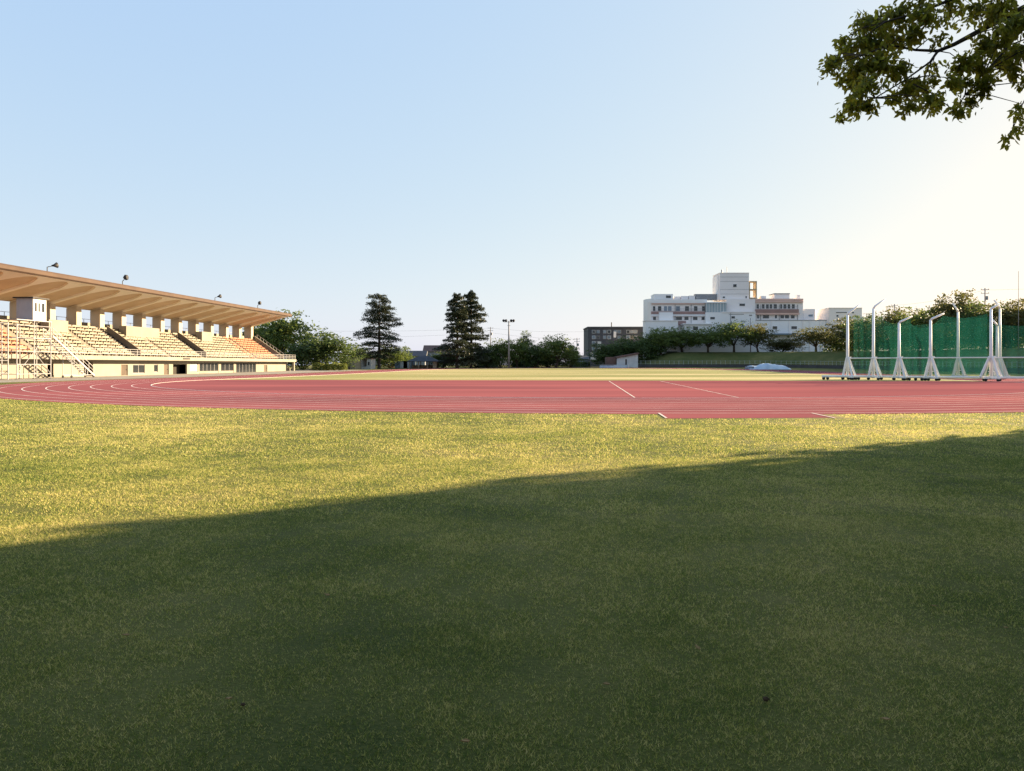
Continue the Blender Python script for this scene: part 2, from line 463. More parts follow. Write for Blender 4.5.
# ------------------------------------------------------------------ trees
def leaf_quads(P, size, rg, up=0.35):
    n = len(P)
    nrm = rg.normal(size=(n, 3)); nrm[:, 2] += up * 2; nrm /= np.linalg.norm(nrm, axis=1)[:, None]
    t = rg.normal(size=(n, 3)); t -= nrm * (t * nrm).sum(1)[:, None]; t /= np.linalg.norm(t, axis=1)[:, None] + 1e-9
    b = np.cross(nrm, t)
    s = size * rg.uniform(0.55, 1.35, n)[:, None]
    V = np.stack([P - t * s * .5, P + b * s * .33 - t * s * .05, P + t * s * .5, P - b * s * .33 + t * s * .05], 1)
    return V.reshape(-1, 3), np.arange(n * 4).reshape(n, 4)

def crown_points(rg, c, rad, nclump, per, sig, low=-0.75, hollow=2.0, lk=1.0):
    """clumps through the crown's volume, an uneven outline with gaps"""
    d = rg.normal(size=(nclump, 3)); d /= np.linalg.norm(d, axis=1)[:, None]
    d[:, 2] = np.where(d[:, 2] < low, -d[:, 2] * .5, d[:, 2])
    ph = rg.uniform(0, 6.28, 6)
    az = np.arctan2(d[:, 1], d[:, 0])
    lump = 1 + lk * (0.16 * np.sin(2 * az + ph[0]) * np.cos(2.2 * d[:, 2] + ph[1]) + 0.13 * np.sin(5 * az + ph[2] + 3 * d[:, 2]) + 0.07 * np.sin(9 * az + ph[3]))
    r = rg.uniform(0, 1, nclump) ** (1 / hollow) * lump
    cc = np.asarray(c) + d * r[:, None] * np.asarray(rad)
    k = rg.poisson(per, nclump) + 1
    idx = np.repeat(np.arange(nclump), k)
    sg = sig * rg.uniform(0.6, 1.4, nclump)[idx]
    off = rg.normal(size=(len(idx), 3)) * sg[:, None] * np.array([1, 1, 0.6])
    return cc[idx] + off, cc

def broadleaf_meshes(seed, h=10.0, spread=4.2, base=2.2, nclump=150, per=16, size=.5, sig=.5, limbs=7, hollow=2.0, lk=1.0):
    rg = np.random.default_rng(seed)
    cz = (h + base) / 2
    P, cc = crown_points(rg, (0, 0, cz), (spread, spread, (h - base) / 2), nclump, per, sig, hollow=hollow, lk=lk)
    V, Fq = leaf_quads(P, size, rg)
    crown = np_mesh('broadleaf_crown', V, Fq)
    t = MB()
    lean = rg.normal(size=2) * .25
    top = (lean[0], lean[1], base * 1.1 + .4)
    r0 = h * .028
    t.tube([(0, 0, -0.3), (0, 0, 0.1), (lean[0] * .4, lean[1] * .4, base * .55), top], [r0 * 1.35, r0 * 1.05, r0 * .9, r0 * .8], 9)
    sel = rg.choice(len(cc), limbs, replace=False)
    for i in sel:
        e = cc[i]
        mid = ((top[0] + e[0]) / 2 + rg.normal() * .2, (top[1] + e[1]) / 2 + rg.normal() * .2, top[2] + (e[2] - top[2]) * .62)
        t.tube([(top[0] * .9, top[1] * .9, top[2] * .9), mid, tuple(e)], [r0 * .55, r0 * .34, r0 * .08], 6)
    me = bpy.data.meshes.new('broadleaf_trunk'); me.from_pydata(t.v, [], t.f); me.update()
    return crown, me

PROTO = [broadleaf_meshes(1, spread=4.6, base=1.2, nclump=300, per=20, size=.40, sig=.5),
         broadleaf_meshes(2, spread=5.6, base=1.6, nclump=340, per=20, size=.42, sig=.5, limbs=9),
         broadleaf_meshes(3, spread=3.6, base=.8, nclump=240, per=20, size=.38, sig=.45),
         broadleaf_meshes(4, spread=6.4, base=1.7, nclump=330, per=18, size=.42, sig=.48, limbs=10),
         broadleaf_meshes(5, spread=4.4, base=-.6, nclump=330, per=22, size=.42, sig=.5),
         broadleaf_meshes(6, spread=4.4, base=-.8, nclump=520, per=24, size=.46, sig=.45, hollow=2.6, lk=.35)]
_mcache = {}
def with_mat(me, m):
    k = (me.name, m.name)
    if k not in _mcache:
        c = me.copy(); c.materials.clear(); c.materials.append(m); _mcache[k] = c
    return _mcache[k]

def broadleaf(px, Y, ytop, halfw, proto, m, label, group=None, zb=None, rz=None, name='broadleaf_tree', cat='tree', bark='bark', x=None, h=None):
    X = gx(px, Y) if x is None else x
    z0 = zg(Y) if zb is None else zb
    if h is None: h = H + (HY - ytop) / F * Y - z0
    w = halfw / F * Y
    sp = (4.6, 5.6, 3.6, 6.4, 4.4, 4.4)[proto]
    t = empty(name, (X, Y, z0), rz if rz is not None else random.uniform(0, 6.28), label, cat, group)
    k = h / 10.4; kw = w * 1.22 / sp
    t.scale = (kw, kw, k)
    cr, tr = PROTO[proto]
    link('trunk', with_mat(tr, M[bark]), t)
    link('crown', with_mat(cr, M[m]), t)
    return t

def cedar(px, Y, ytop, prof, label, seed, dens=1.0, zb=None, first=0.12, group='tall cedars beyond the track'):
    """prof: list of (fraction of height, half width in px)"""
    rg = np.random.default_rng(seed)
    X = gx(px, Y); z0 = zg(Y) if zb is None else zb
    h = H + (HY - ytop) / F * Y - z0
    t = empty('cedar_tree', (X, Y, z0), 0, label, 'tree', group)
    m = MB()
    m.tube([(0, 0, -.3), (0, 0, .5), (.1, 0, h * .4), (0, .1, h * .75), (0, 0, h * .985)], [.62, .48, .36, .2, .03], 9)
    P = []; D = []
    z = h * first
    while z < h * .985:
        fr = z / h
        L = np.interp(fr, [p[0] for p in prof], [p[1] for p in prof]) / F * Y
        nb = int(rg.integers(5, 8))
        a0 = rg.uniform(0, 6.28)
        for j in range(nb):
            a = a0 + j * 6.283 / nb + rg.normal() * .25
            l = L * rg.uniform(.5, 1.12)
            if l < .35: l = .35
            zz = z + rg.normal() * .25
            rise = rg.normal() * .09 + (0.35 * (fr - .55) if fr > .55 else 0.02)
            ca, sa = math.cos(a), math.sin(a)
            pts = [(0, 0, zz), (ca * l * .5, sa * l * .5, zz + l * (rise + .05)), (ca * l, sa * l, zz + l * rise * 1.2)]
            m.tube(pts, [.11 * (1.1 - fr) + .02, .06 * (1.1 - fr) + .012, .01], 5)
            n = int((14 + 24 * l) * dens * 1.9)
            s = rg.uniform(.18, 1.03, n) ** .8
            lat = rg.normal(size=n) * (.12 + .2 * l * (1 - np.abs(s - .65)))
            x = ca * l * s - sa * lat; y = sa * l * s + ca * lat
            zc = zz + l * (rise * s + .05 * np.sin(s * 3.1)) + rg.normal(size=n) * .2 - np.abs(lat) * .25
            P.append(np.stack([x, y, zc], 1))
        z += rg.uniform(.75, 1.25) * (1.25 if fr < .6 else .8)
    P = np.concatenate(P)
    V, Fq = leaf_quads(P, .40, rg, up=.9)
    m.build('trunk', M['bark'], t, True)
    link('crown', np_mesh('cedar_crown', V, Fq), t, M['needle'])
    return t

cedar(379, 208, 293.5, [(0, 12), (.18, 20), (.26, 27), (.36, 27), (.5, 24), (.65, 20), (.82, 16), (.93, 13), (1, 4)],
      'tall open cedar with flat tiers and bare gaps between its branches', 21, dens=.95, first=.16)
cedar(457, 213, 293, [(0, 20), (.12, 23), (.3, 22), (.45, 15), (.6, 14), (.75, 12), (.9, 8), (1, 2)],
      'dense dark cedar with a pale trunk foot, left one of the touching pair', 22, dens=1.35, first=.1)
cedar(471, 219, 290.5, [(0, 18), (.14, 20), (.3, 18), (.45, 17), (.6, 18), (.75, 14), (.9, 8), (1, 2)],
      'dense dark cedar with the highest tip, right one of the touching pair', 23, dens=1.25, first=.1)

# trees behind and beside the stand
broadleaf(284, 200, 309, 27, 0, 'leaf_mid', 'large round tree rising behind the far end of the grandstand', zb=.3)
broadleaf(262, 206, 318, 22, 1, 'leaf_dark', 'dark tree hidden mostly behind the grandstand roof end', zb=.3)
broadleaf(326, 186, 329, 25, 4, 'leaf_dark', 'wide round tree between the grandstand stair and the beige sheds')
broadleaf(303, 190, 341, 18, 4, 'leaf_dark', 'dark bushy tree just beside the outside stair of the grandstand')
broadleaf(357, 216, 345, 15, 4, 'leaf_dark', 'low dark tree behind the beige sheds')
broadleaf(392, 222, 344, 15, 4, 'leaf_mid', 'leafy tree directly behind the foot of the open cedar')
broadleaf(404, 232, 351, 10, 4, 'leaf_dark', 'small dark tree between open cedar and the grey roofed house')
G1 = 'trees along the far end of the field'
broadleaf(443, 222, 350, 12, 4, 'leaf_dark', 'dark shrubby tree beside the pavilion under the cedar pair', G1)
broadleaf(487, 226, 344, 14, 4, 'leaf_dark', 'dark low tree under the right side of the cedar pair', G1)
broadleaf(500, 229, 338, 13, 0, 'leaf_mid', 'feathery tree immediately left of the floodlight mast', G1)
broadleaf(517, 231, 338, 12, 0, 'leaf_mid', 'green tree immediately right of the floodlight mast', G1)
broadleaf(524.5, 244, 331, 6.5, 2, 'leaf_dark', 'narrow dark pointed tree sticking up above its neighbours', G1)
broadleaf(536, 232, 341, 14, 4, 'leaf_dark', 'bluish dark tree between the pointed tree and the light crown', G1)
broadleaf(556, 230, 334.5, 17, 0, 'leaf_mid', 'light green broad tree at the end of the far row', G1)
broadleaf(571, 236, 344, 9, 4, 'leaf_mid', 'small drooping tree closing the far row before the gap', G1)
broadleaf(478, 238, 352, 18, 4, 'leaf_dark', 'low dark tree at the back between cedars and floodlight', G1)
broadleaf(547, 240, 350, 15, 4, 'leaf_dark', 'low dark tree at the back of the far row', G1)

# hedge beside the stand
def hedge(px0, px1, Y, ytop, label, m='leaf_light', name='hedge', depth=2.0, seed=5):
    rg = np.random.default_rng(seed)
    x0, x1 = gx(px0, Y), gx(px1, Y); z0 = zg(Y); hh = H + (HY - ytop) / F * Y - z0
    n = int((x1 - x0) * depth * hh * 90)
    P = np.stack([rg.uniform(0, x1 - x0, n), rg.uniform(-depth / 2, depth / 2, n), hh * rg.uniform(0, 1, n) ** .7], 1)
    P[:, 2] *= .85 + .2 * np.sin(P[:, 0] * 1.4) * np.sin(P[:, 1] * 2 + 1)
    V, Fq = leaf_quads(P, .3, rg)
    o = link(name, np_mesh(name, V, Fq), None, M[m], (x0, Y, z0))
    return tag(o, label, 'hedge')
hedge(313, 347, 178, 362.5, 'low bright green hedge under the round tree')
hedge(556, 590, 246, 361, 'low dark hedge at the field end left of the dark building', 'leaf_dark', seed=6)
hedge(436, 556, 250, 356, 'long dark hedge behind the far row of trees', 'leaf_dark', seed=7)
hedge(340, 412, 236, 355, 'long dark hedge behind the beige sheds and the open cedar', 'leaf_dark', seed=8)

# ------------------------------------------------------------------ embankment on the right
path = [(36, 236), (58, 236.5), (76, 236), (90, 226), (97, 200), (97, 165), (94, 130), (90, 100), (86, 70), (84, 40), (86, 10)]
def resample(pts, step):
    out = []; 
    for i in range(len(pts) - 1):
        a, b = Vector(pts[i]), Vector(pts[i + 1]); n = max(1, int((b - a).length / step))
        for j in range(n): out.append(a + (b - a) * j / n)
    out.append(Vector(pts[-1]))
    for _ in range(6):
        out = [out[0]] + [(out[i - 1] + out[i] * 2 + out[i + 1]) / 4 for i in range(1, len(out) - 1)] + [out[-1]]
    return out
BP = resample(path, 3.0)
def bnorm(i):
    d = (BP[min(i + 1, len(BP) - 1)] - BP[max(i - 1, 0)]).normalized()
    return Vector((-d.y, d.x)) if True else None
BH = 5.0
prof = [(0.35, -.3), (0.36, .95), (2.0, 1.5), (5, 2.9), (8, 4.2), (10.5, BH), (14, BH + .25), (24, BH + .3), (40, BH), (58, -1.0)]
rows = []
for i, p in enumerate(BP):
    nrm = bnorm(i)
    k = min(max((p.x - 36) / 20.0, 0.02), 1.0) if p.y > 180 else 1.0
    rows.append([(p.x + nrm.x * o_, p.y + nrm.y * o_, zg(p.y) + (z * k)) for o_, z in prof])
k_ = len(prof); V = [q for r in rows for q in r]
Fs = [(i * k_ + j, (i + 1) * k_ + j, (i + 1) * k_ + j + 1, i * k_ + j + 1) for i in range(len(rows) - 1) for j in range(k_ - 1)]
me = np_mesh('embankment', V, Fs)
if me.polygons[3].normal.z < 0: me.flip_normals()
o = link('embankment', me, None, M['bank']); o['kind'] = 'structure'; o['label'] = 'grass embankment round the right side of the field'
# retaining wall and railing at its foot
fe = empty('bank_fence', (60, 236, zg(236)), 0, 'long railing on a dark low wall at the foot of the embankment', 'fence')
off = (60, 236, zg(236))
w = MB(off); rl = MB(off)
tops = []
for i in range(len(BP) - 1):
    a, b = BP[i], BP[i + 1]
    na, nb = bnorm(i), bnorm(i + 1)
    za, zb_ = zg(a.y), zg(b.y)
    w.add([(a.x, a.y, za - .2), (b.x, b.y, zb_ - .2), (b.x, b.y, zb_ + 1.0), (a.x, a.y, za + 1.0),
           (a.x + na.x * .33, a.y + na.y * .33, za - .2), (b.x + nb.x * .33, b.y + nb.y * .33, zb_ - .2), (b.x + nb.x * .33, b.y + nb.y * .33, zb_ + 1.0), (a.x + na.x * .33, a.y + na.y * .33, za + 1.0)],
          [(0, 1, 2, 3), (3, 2, 6, 7), (5, 4, 7, 6)])
    for hz in (1.35, 2.1):
        rl.bar((a.x + na.x * .16, a.y + na.y * .16, za + hz), (b.x + nb.x * .16, b.y + nb.y * .16, zb_ + hz), .07)
    for q in (0.0, .5):
        c = a + (b - a) * q; n_ = na; zc = zg(c.y)
        rl.bar((c.x + n_.x * .16, c.y + n_.y * .16, zc + .98), (c.x + n_.x * .16, c.y + n_.y * .16, zc + 2.25), .11)
w.build('wall', M['retwall'], fe)
rl.build('railing', M['fencewire'], fe)

def bank_z(Y): return zg(Y) + BH + .15
G2 = 'trees along the top of the embankment'
for i, (x0, y0, x1, y1, hh, lab) in enumerate(((104, 238, 112, 205, 5.5, 'dark undergrowth on the bank behind the left cage posts'), (112, 206, 114, 168, 6.5, 'dark undergrowth on the bank behind the middle cage posts'), (114, 170, 110, 128, 6.5, 'dark undergrowth on the bank behind the right cage posts'))):
    rg = np.random.default_rng(40 + i); n = 9000
    s_ = rg.uniform(0, 1, n); X = x0 + (x1 - x0) * s_; Y = y0 + (y1 - y0) * s_
    top = hh * (.75 + .2 * np.sin(s_ * 19 + i) + .12 * np.sin(s_ * 47 + 2 * i))
    P = np.stack([(x1 - x0) * s_ + rg.normal(size=n) * 1.3, (y1 - y0) * s_ + rg.normal(size=n) * 1.3, top * rg.uniform(0, 1, n) ** .8], 1)
    Vh, Fh = leaf_quads(P, .55, rg)
    tag(link('undergrowth', np_mesh('undergrowth', Vh, Fh), None, M['leaf_dark'], (x0, y0, bank_z(y0) - .1)), lab, 'undergrowth', None, 'stuff')
broadleaf(607, 244, 341, 15, 4, 'leaf_dark', 'dark low tree at left in front of the dark building', G2)
broadleaf(625, 247, 336, 17, 4, 'leaf_dark', 'dark spreading tree right behind the slope roofed white shed', G2)
broadleaf(645, 250, 333, 17, 4, 'leaf_dark', 'dark tree at the low start of the embankment', G2, zb=1.5)
broadleaf(661, 250, 327.0, 17, 1, 'leaf_mid', 'spreading green tree in front of the curved white hospital wing', G2, zb=4.5)
broadleaf(682, 252, 326.5, 18, 0, 'leaf_mid', 'yellow green topped tree under the brown banded hospital wing', G2, zb=bank_z(250))
broadleaf(708, 249, 328, 19, 1, 'leaf_mid', 'umbrella shaped tree left of the hospital tower', G2, zb=bank_z(250))
broadleaf(734, 250, 320.5, 23, 3, 'leaf_mid', 'wide crowned tree directly below the hospital tower', G2, zb=bank_z(250))
broadleaf(758, 248, 323, 14, 0, 'leaf_olive', 'upright round tree right of the hospital tower', G2, zb=bank_z(248))
broadleaf(783, 250, 338, 15, 4, 'leaf_olive', 'low brownish shrubby tree between two round trees', G2, zb=bank_z(250), name='shrub', cat='shrub')
broadleaf(816, 240, 326.5, 20, 1, 'leaf_olive', 'broad sunlit tree left of the first cage post', G2, zb=bank_z(240))
broadleaf(853, 226, 316, 22, 1, 'leaf_olive', 'tall tree behind the leftmost cage net', G2, zb=bank_z(226))
broadleaf(877, 206, 313, 25, 1, 'leaf_dark', 'dark tree behind the second cage post', G2, zb=bank_z(206))
broadleaf(902, 192, 307, 25, 0, 'leaf_olive', 'olive tree behind the third cage post', G2, zb=bank_z(190))
broadleaf(926, 182, 306, 25, 1, 'leaf_mid', 'rounded tree behind the fourth cage post', G2, zb=bank_z(180))
broadleaf(957, 172, 290.5, 24, 1, 'leaf_olive', 'tallest loose crowned tree on the embankment', G2, zb=bank_z(170))
broadleaf(983, 164, 301, 22, 0, 'leaf_dark', 'dark tree below the utility pole on the bank', G2, zb=bank_z(164))
broadleaf(1010, 158, 299, 22, 0, 'leaf_olive', 'olive tree at the right edge behind the cage net', G2, zb=bank_z(158))
broadleaf(1036, 152, 298, 22, 1, 'leaf_olive', 'tree on the bank half cut by the right edge', G2, zb=bank_z(152))
broadleaf(940, 186, 322, 24, 4, 'leaf_dark', 'low dark tree filling behind the cage between tall crowns', G2, zb=bank_z(186))
broadleaf(890, 204, 330, 24, 4, 'leaf_dark', 'low dark tree filling behind the left cage nets', G2, zb=bank_z(204))
broadleaf(995, 168, 318, 24, 4, 'leaf_dark', 'low dark tree filling behind the right cage nets', G2, zb=bank_z(168))

# ------------------------------------------------------------------ grandstand
OV, OU = 40.0, 74.0
sx, sy = uv(OV, OU)
SR = math.atan2(AX[1], AX[0])
SO = (OV, OU, 0.0)
st = empty('grandstand', (sx, sy, 0), SR, 'long cream roofed grandstand along the home straight', 'grandstand')
V0, V1 = -26.0, 84.6
UW = 70.3
def sp(name, m, *a): return box_part(name, m, st, *a, off=SO)
# front wall of the ground floor with openings left in it
openings = [  # px0, px1, ytop, ybottom, kind
    (47.5, 53.5, 362.5, 377, 'interior'), (84, 93, 361.5, 376, 'interior'), (121.2, 127.8, 364.7, 375.2, 'door'), (133, 144.8, 364.6, 373.2, 'window'),
    (154, 158, 364.5, 372.0, 'window'), (164, 168.8, 364.2, 374.5, 'door'), (173, 187, 364.2, 374, 'interior'), (190, 198.3, 363.2, 371.7, 'notice'),
    (199.5, 218.5, 363, 372.6, 'glazing'), (221, 233.8, 363, 372.4, 'glazing'), (236.2, 256, 363, 372.0, 'glazing'), (264, 267.3, 365, 371.6, 'door')]
wl = MB(SO)
ZB, ZT = -0.3, 2.42
cur = V0
ops = []
for px0, px1, yt, yb, kd in openings:
    a, b = SV(px0, UW), SV(px1, UW)
    zt = min(SZ((px0 + px1) / 2, yt, UW), 2.2); zb = 0.08 if kd in ('door', 'interior', 'glazing') else max(SZ((px0 + px1) / 2, yb, UW), .3)
    wl.box(cur, a, UW, UW + .3, ZB, ZT)
    wl.box(a, b, UW, UW + .3, zt, ZT)
    wl.box(a, b, UW, UW + .3, ZB, zb)
    ops.append((a, b, zb, zt, kd)); cur = b
VE = SV(287, UW)
wl.box(cur, VE, UW, UW + .3, ZB, ZT)
wl.box(VE - .3, VE, UW + .3, 80.5, ZB, ZT)                # end wall
wl.box(V0, VE, 80.2, 80.5, ZB, 8.3)                       # back wall
wl.build('wall', M['cream'], st)
for a, b, zb, zt, kd in ops:
    if kd == 'door':
        d = sp('door', M['doorbrown'], a + .05, b - .05, UW + .12, UW + .18, zb, zt - .05)
        h_ = MB(SO); h_.box(b - .25, b - .18, UW + .06, UW + .12, zb + .8, zb + .95); h_.build('handle', M['dark'], d)
    elif kd in ('window', 'notice', 'glazing'):
        fr = MB(SO); t_ = .07
        n_ = 1 if kd == 'notice' else max(1, int((b - a) / 1.3))
        fr.box(a, b, UW + .08, UW + .18, zb, zb + t_); fr.box(a, b, UW + .08, UW + .18, zt - t_, zt)
        for q in range(n_ + 1):
            x = a + (b - a - t_) * q / n_
            fr.box(x, x + t_, UW + .08, UW + .18, zb + t_, zt - t_)
        f_ = fr.build('window', M['dark'] if kd == 'notice' else M['galv'], st)
        box_part('pane', M['boothwhite'] if kd == 'notice' else M['glass'], f_, a + t_, b - t_, UW + .12, UW + .14, zb + t_, zt - t_, off=SO)
    else:
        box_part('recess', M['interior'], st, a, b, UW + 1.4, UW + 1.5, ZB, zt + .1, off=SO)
# things seen in the opening and behind the glass are kept as low dado panels
dd = MB(SO)
for px0, px1 in ((199.5, 218.5), (221, 233.8)):
    dd.box(SV(px0, UW) + .1, SV(px1, UW) - .1, UW + .02, UW + .07, .1, .55)
dd.build('dado', M['cream'], st)
# ground floor inside: floor and dark back so that openings read deep
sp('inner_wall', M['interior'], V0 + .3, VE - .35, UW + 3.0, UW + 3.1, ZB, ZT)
# balcony slab
BU = 68.55
b = MB(SO); b.box(V0, 88.3, BU, UW + 1.0, 2.42, 3.02); b.box(V0, 88.3, UW + 1.0, 80.5, 2.42, 2.62)
b.build('balcony', M['cream'], st)
sg = MB(SO); sg.box(SV(183, BU), SV(190, BU), BU - .04, BU, 2.62, 2.9); sg.build('plaque', M['dark'], st)
# terrace steps
NR, TR, RS = 9, .76, .52
U0, Z0 = 70.75, 3.02
pf = [(U0, 2.62)]
for i in range(NR):
    pf += [(U0 + TR * i, Z0 + RS * i + (.001 if i == 0 else 0)), (U0 + TR * (i + 1), Z0 + RS * i)]
UT = U0 + TR * NR; ZTT = Z0 + RS * NR
pf += [(UT, ZTT), (80.5, ZTT), (80.5, 2.62)]
t_ = MB(SO); t_.prism_x(pf, V0, V1); t_.build('terrace', M['concrete'], st)
# aisle positions (stairs) cut the benches
aisles = [SV(36, 71.5), SV(98, 71.5), SV(140, 70.9) - .75, SV(167, 71.5), SV(206, 70.9) - .75, SV(254, 71.5)]
vo0, vo1 = SV(33, 74), SV(238, 74)
def bench_rows(va, vb, m):
    for i in range(NR):
        bm = MB(SO); u = U0 + TR * i; z = Z0 + RS * i
        n = max(1, round((vb - va) / 1.85)); st_ = (vb - va) / n
        for q in range(n):
            v = va + st_ * q + .12; ln = st_ - .24
            bm.box(v, v + ln, u + .26, u + .70, z + .30, z + .37)          # bench top
            bm.box(v, v + ln, u + .64, u + .70, z + .37, z + .62)          # low back
            bm.box(v + .2, v + .3, u + .34, u + .62, z + .001, z + .30); bm.box(v + ln - .3, v + ln - .2, u + .34, u + .62, z + .001, z + .30)
        bm.build('bench_row', m, st)
cuts = sorted([V0 + .5] + aisles + [vo1, V1 - .6])
for a, b in zip(cuts[:-1], cuts[1:]):
    lo = a + (.6 if a in aisles else .05); hi = b - (.6 if b in aisles else .05)
    if hi - lo < 1.2: continue
    mid = (lo + hi) / 2
    bench_rows(lo, hi, M['seat_orange'] if (mid < vo0 or mid > vo1) else M['seat_cream'])
# aisle steps
for av in aisles:
    a_ = MB(SO)
    for i in range(NR - 1):
        a_.box(av - .5, av + .5, U0 + TR * (i + .5), U0 + TR * (i + 1) - .002, Z0 + RS * i + .001, Z0 + RS * (i + .5))
    a_.build('aisle_steps', M['concrete'], st)
# sloping parapet walls beside the stair wells and at the far end
def slope_wall(v, th, ua, ub, dz, m, nm):
    zs = lambda u: Z0 + (u - U0) / TR * RS
    w_ = MB(SO)
    w_.prism_x([(ua, 2.63), (ua, zs(ua) + dz), (ub, zs(ub) + dz), (ub, 2.63)], v, v + th)
    return w_.build(nm, m, st)
for px in (140, 206):
    v = SV(px, 70.9)
    slope_wall(v, .22, 70.8, 76.6, 1.0, M['concrete'], 'stair_wall')
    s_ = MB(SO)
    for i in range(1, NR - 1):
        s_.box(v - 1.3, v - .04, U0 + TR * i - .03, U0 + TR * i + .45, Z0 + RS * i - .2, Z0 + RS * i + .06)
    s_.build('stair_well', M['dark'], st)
slope_wall(V1 - .02, .3, 70.2, 77.2, 1.05, M['cream'], 'end_parapet')
hr = MB(SO)
zs = lambda u: Z0 + (u - U0) / TR * RS
for q in range(9):
    u = 70.3 + q * .8
    hr.bar((V1 + .13, u, zs(u) + 1.0), (V1 + .13, u, zs(u) + 1.75), .06)
hr.bar((V1 + .13, 70.3, zs(70.3) + 1.75), (V1 + .13, 76.7, zs(76.7) + 1.75), .06)
hr.build('end_handrail', M['scaff'], st)
# balcony railing
r_ = MB(SO)
for z in (3.35, 3.7, 4.05):
    r_.bar((V0, BU + .15, z), (88.2, BU + .15, z), .055)
v = V0 + .1
while v < 88.2:
    r_.bar((v, BU + .15, 3.0), (v, BU + .15, 4.05), .06); v += 1.7
r_.bar((88.15, BU + .15, 4.05), (88.15, UW + .9, 4.05), .055); r_.bar((88.15, BU + .15, 3.5), (88.15, UW + .9, 3.5), .055)
r_.build('railing', M['scaff'], st)
# white boxes in front of the columns
for px0, px1, yt, yb in ((49, 68.3, 320.3, 333), (126.3, 159.5, 327.2, 337.5), (202, 212.5, 332, 338.5)):
    u = 75.7
    bx = MB(SO); bx.box(SV(px0, u), SV(px1, u), u, u + 1.3, SZ(px0, yb, u) - .8, SZ((px0 + px1) / 2, yt, u)); bx.build('box_wall', M['cream'], st)
# columns
cols = [-13.4, -7.9, -2.4, 3.1, 8.6, 14.1, 19.6, 25.1, 30.5, 36.0, 41.6, 47.3, 53.2, 59.3, 65.2, 71.6, 77.6, 83.4]
CU, CD, CW = 77.5, 1.7, 1.1
UF = 68.6
soff = lambda u: 13.02 - (u - UF) * (2.32 / 8.9)
for c in cols:
    cm = MB(SO); cm.prism_x([(CU, ZTT - .05), (CU + CD, ZTT - .05), (CU + CD, soff(CU + CD) + .1), (CU, soff(CU) + .1)], c, c + CW)
    cm.build('column', M['column'], st)
bp_ = MB(SO); bp_.box(V0, V1 + .3, 80.0, 80.3, ZTT - .05, 8.55); bp_.build('back_parapet', M['cream'], st)
br = MB(SO)
br.bar((V0, 80.15, 9.1), (V1, 80.15, 9.1), .06)
v = V0 + .3
while v < V1: br.bar((v, 80.15, 8.5), (v, 80.15, 9.1), .06); v += 2.0
br.build('back_railing', M['scaff'], st)
# roof: slab, ribs with scalloped ends, fascia
RV1 = 84.75
rf = MB(SO)
rf.prism_x([(UF + .05, soff(UF) + .30), (UF + .05, soff(UF) + .62), (79.35, 12.4), (79.35, soff(79.35) + .28)], V0, RV1)
rf.build('roof', M['roofcream'], st)
fs_ = MB(SO)
fs_.prism_x([(UF - .25, 12.98), (UF - .42, 13.12), (UF - .42, 13.5), (UF - .2, 13.72), (UF + .35, 13.75), (UF + .35, 13.64), (UF + .02, 13.5), (UF + .02, 12.98)], V0, RV1 + .05)
fs_.build('fascia', M['fascia'], st)
rb = MB(SO)
ribs = [c + CW / 2 for c in cols]
UB = 79.3
for c in ribs:
    for ua, ub, wa, wb in ((UF + .03, UB, .30, .36),):
        vs = []
        for (u, wd_) in ((ua, wa), (ub, wb)):
            z = soff(u)
            vs += [(c - wd_, u, z), (c + wd_, u, z), (c + wd_, u, z + .32), (c - wd_, u, z + .32)]
        rb.add(vs, [(0, 4, 5, 1), (1, 5, 6, 2), (3, 7, 4, 0), (0, 1, 2, 3), (7, 6, 5, 4)])
for i in range(len(ribs) - 1):
    a, b = ribs[i] + .32, ribs[i + 1] - .32
    K = 16
    vs = []; fs = []
    for q in range(K + 1):
        s = q / K; v = a + (b - a) * s
        u = UF + .6 + 2.9 * abs(2 * s - 1) ** 2.4
        vs += [(v, UF + .03, soff(UF + .03) + .001), (v, u, soff(u) + .001), (v, u, soff(u) + .32)]
    for q in range(K):
        j = q * 3
        fs += [(j, j + 1, j + 4, j + 3), (j + 1, j + 2, j + 5, j + 4)]
    rb.add(vs, fs)
rb.build('roof_ribs', M['rib'], st)
# outside stair at the far end
es = MB(SO)
for i in range(9):
    es.box(85.0 + .02 * i, 88.0, 70.6 + i * .34, 70.94 + i * .34, 2.4 - .27 * (i + 1), 2.4 - .27 * i)
es.box(87.9, 88.2, 70.0, 75.0, .2, 1.0)
es.build('outside_stair', M['cream'], st)
eh = MB(SO)
eh.bar((88.1, 70.4, 3.3), (88.1, 74.4, .95), .07); eh.bar((88.1, 72.4, 1.2), (88.1, 72.4, 2.2), .07); eh.bar((88.1, 74.3, .1), (88.1, 74.3, 1.0), .07)
eh.build('stair_handrail', M['scaff'], st)
pl_ = MB(SO); pl_.box(87.4, 87.9, BU + .2, BU + .7, -.1, 2.42); pl_.build('end_pillar', M['cream'], st)

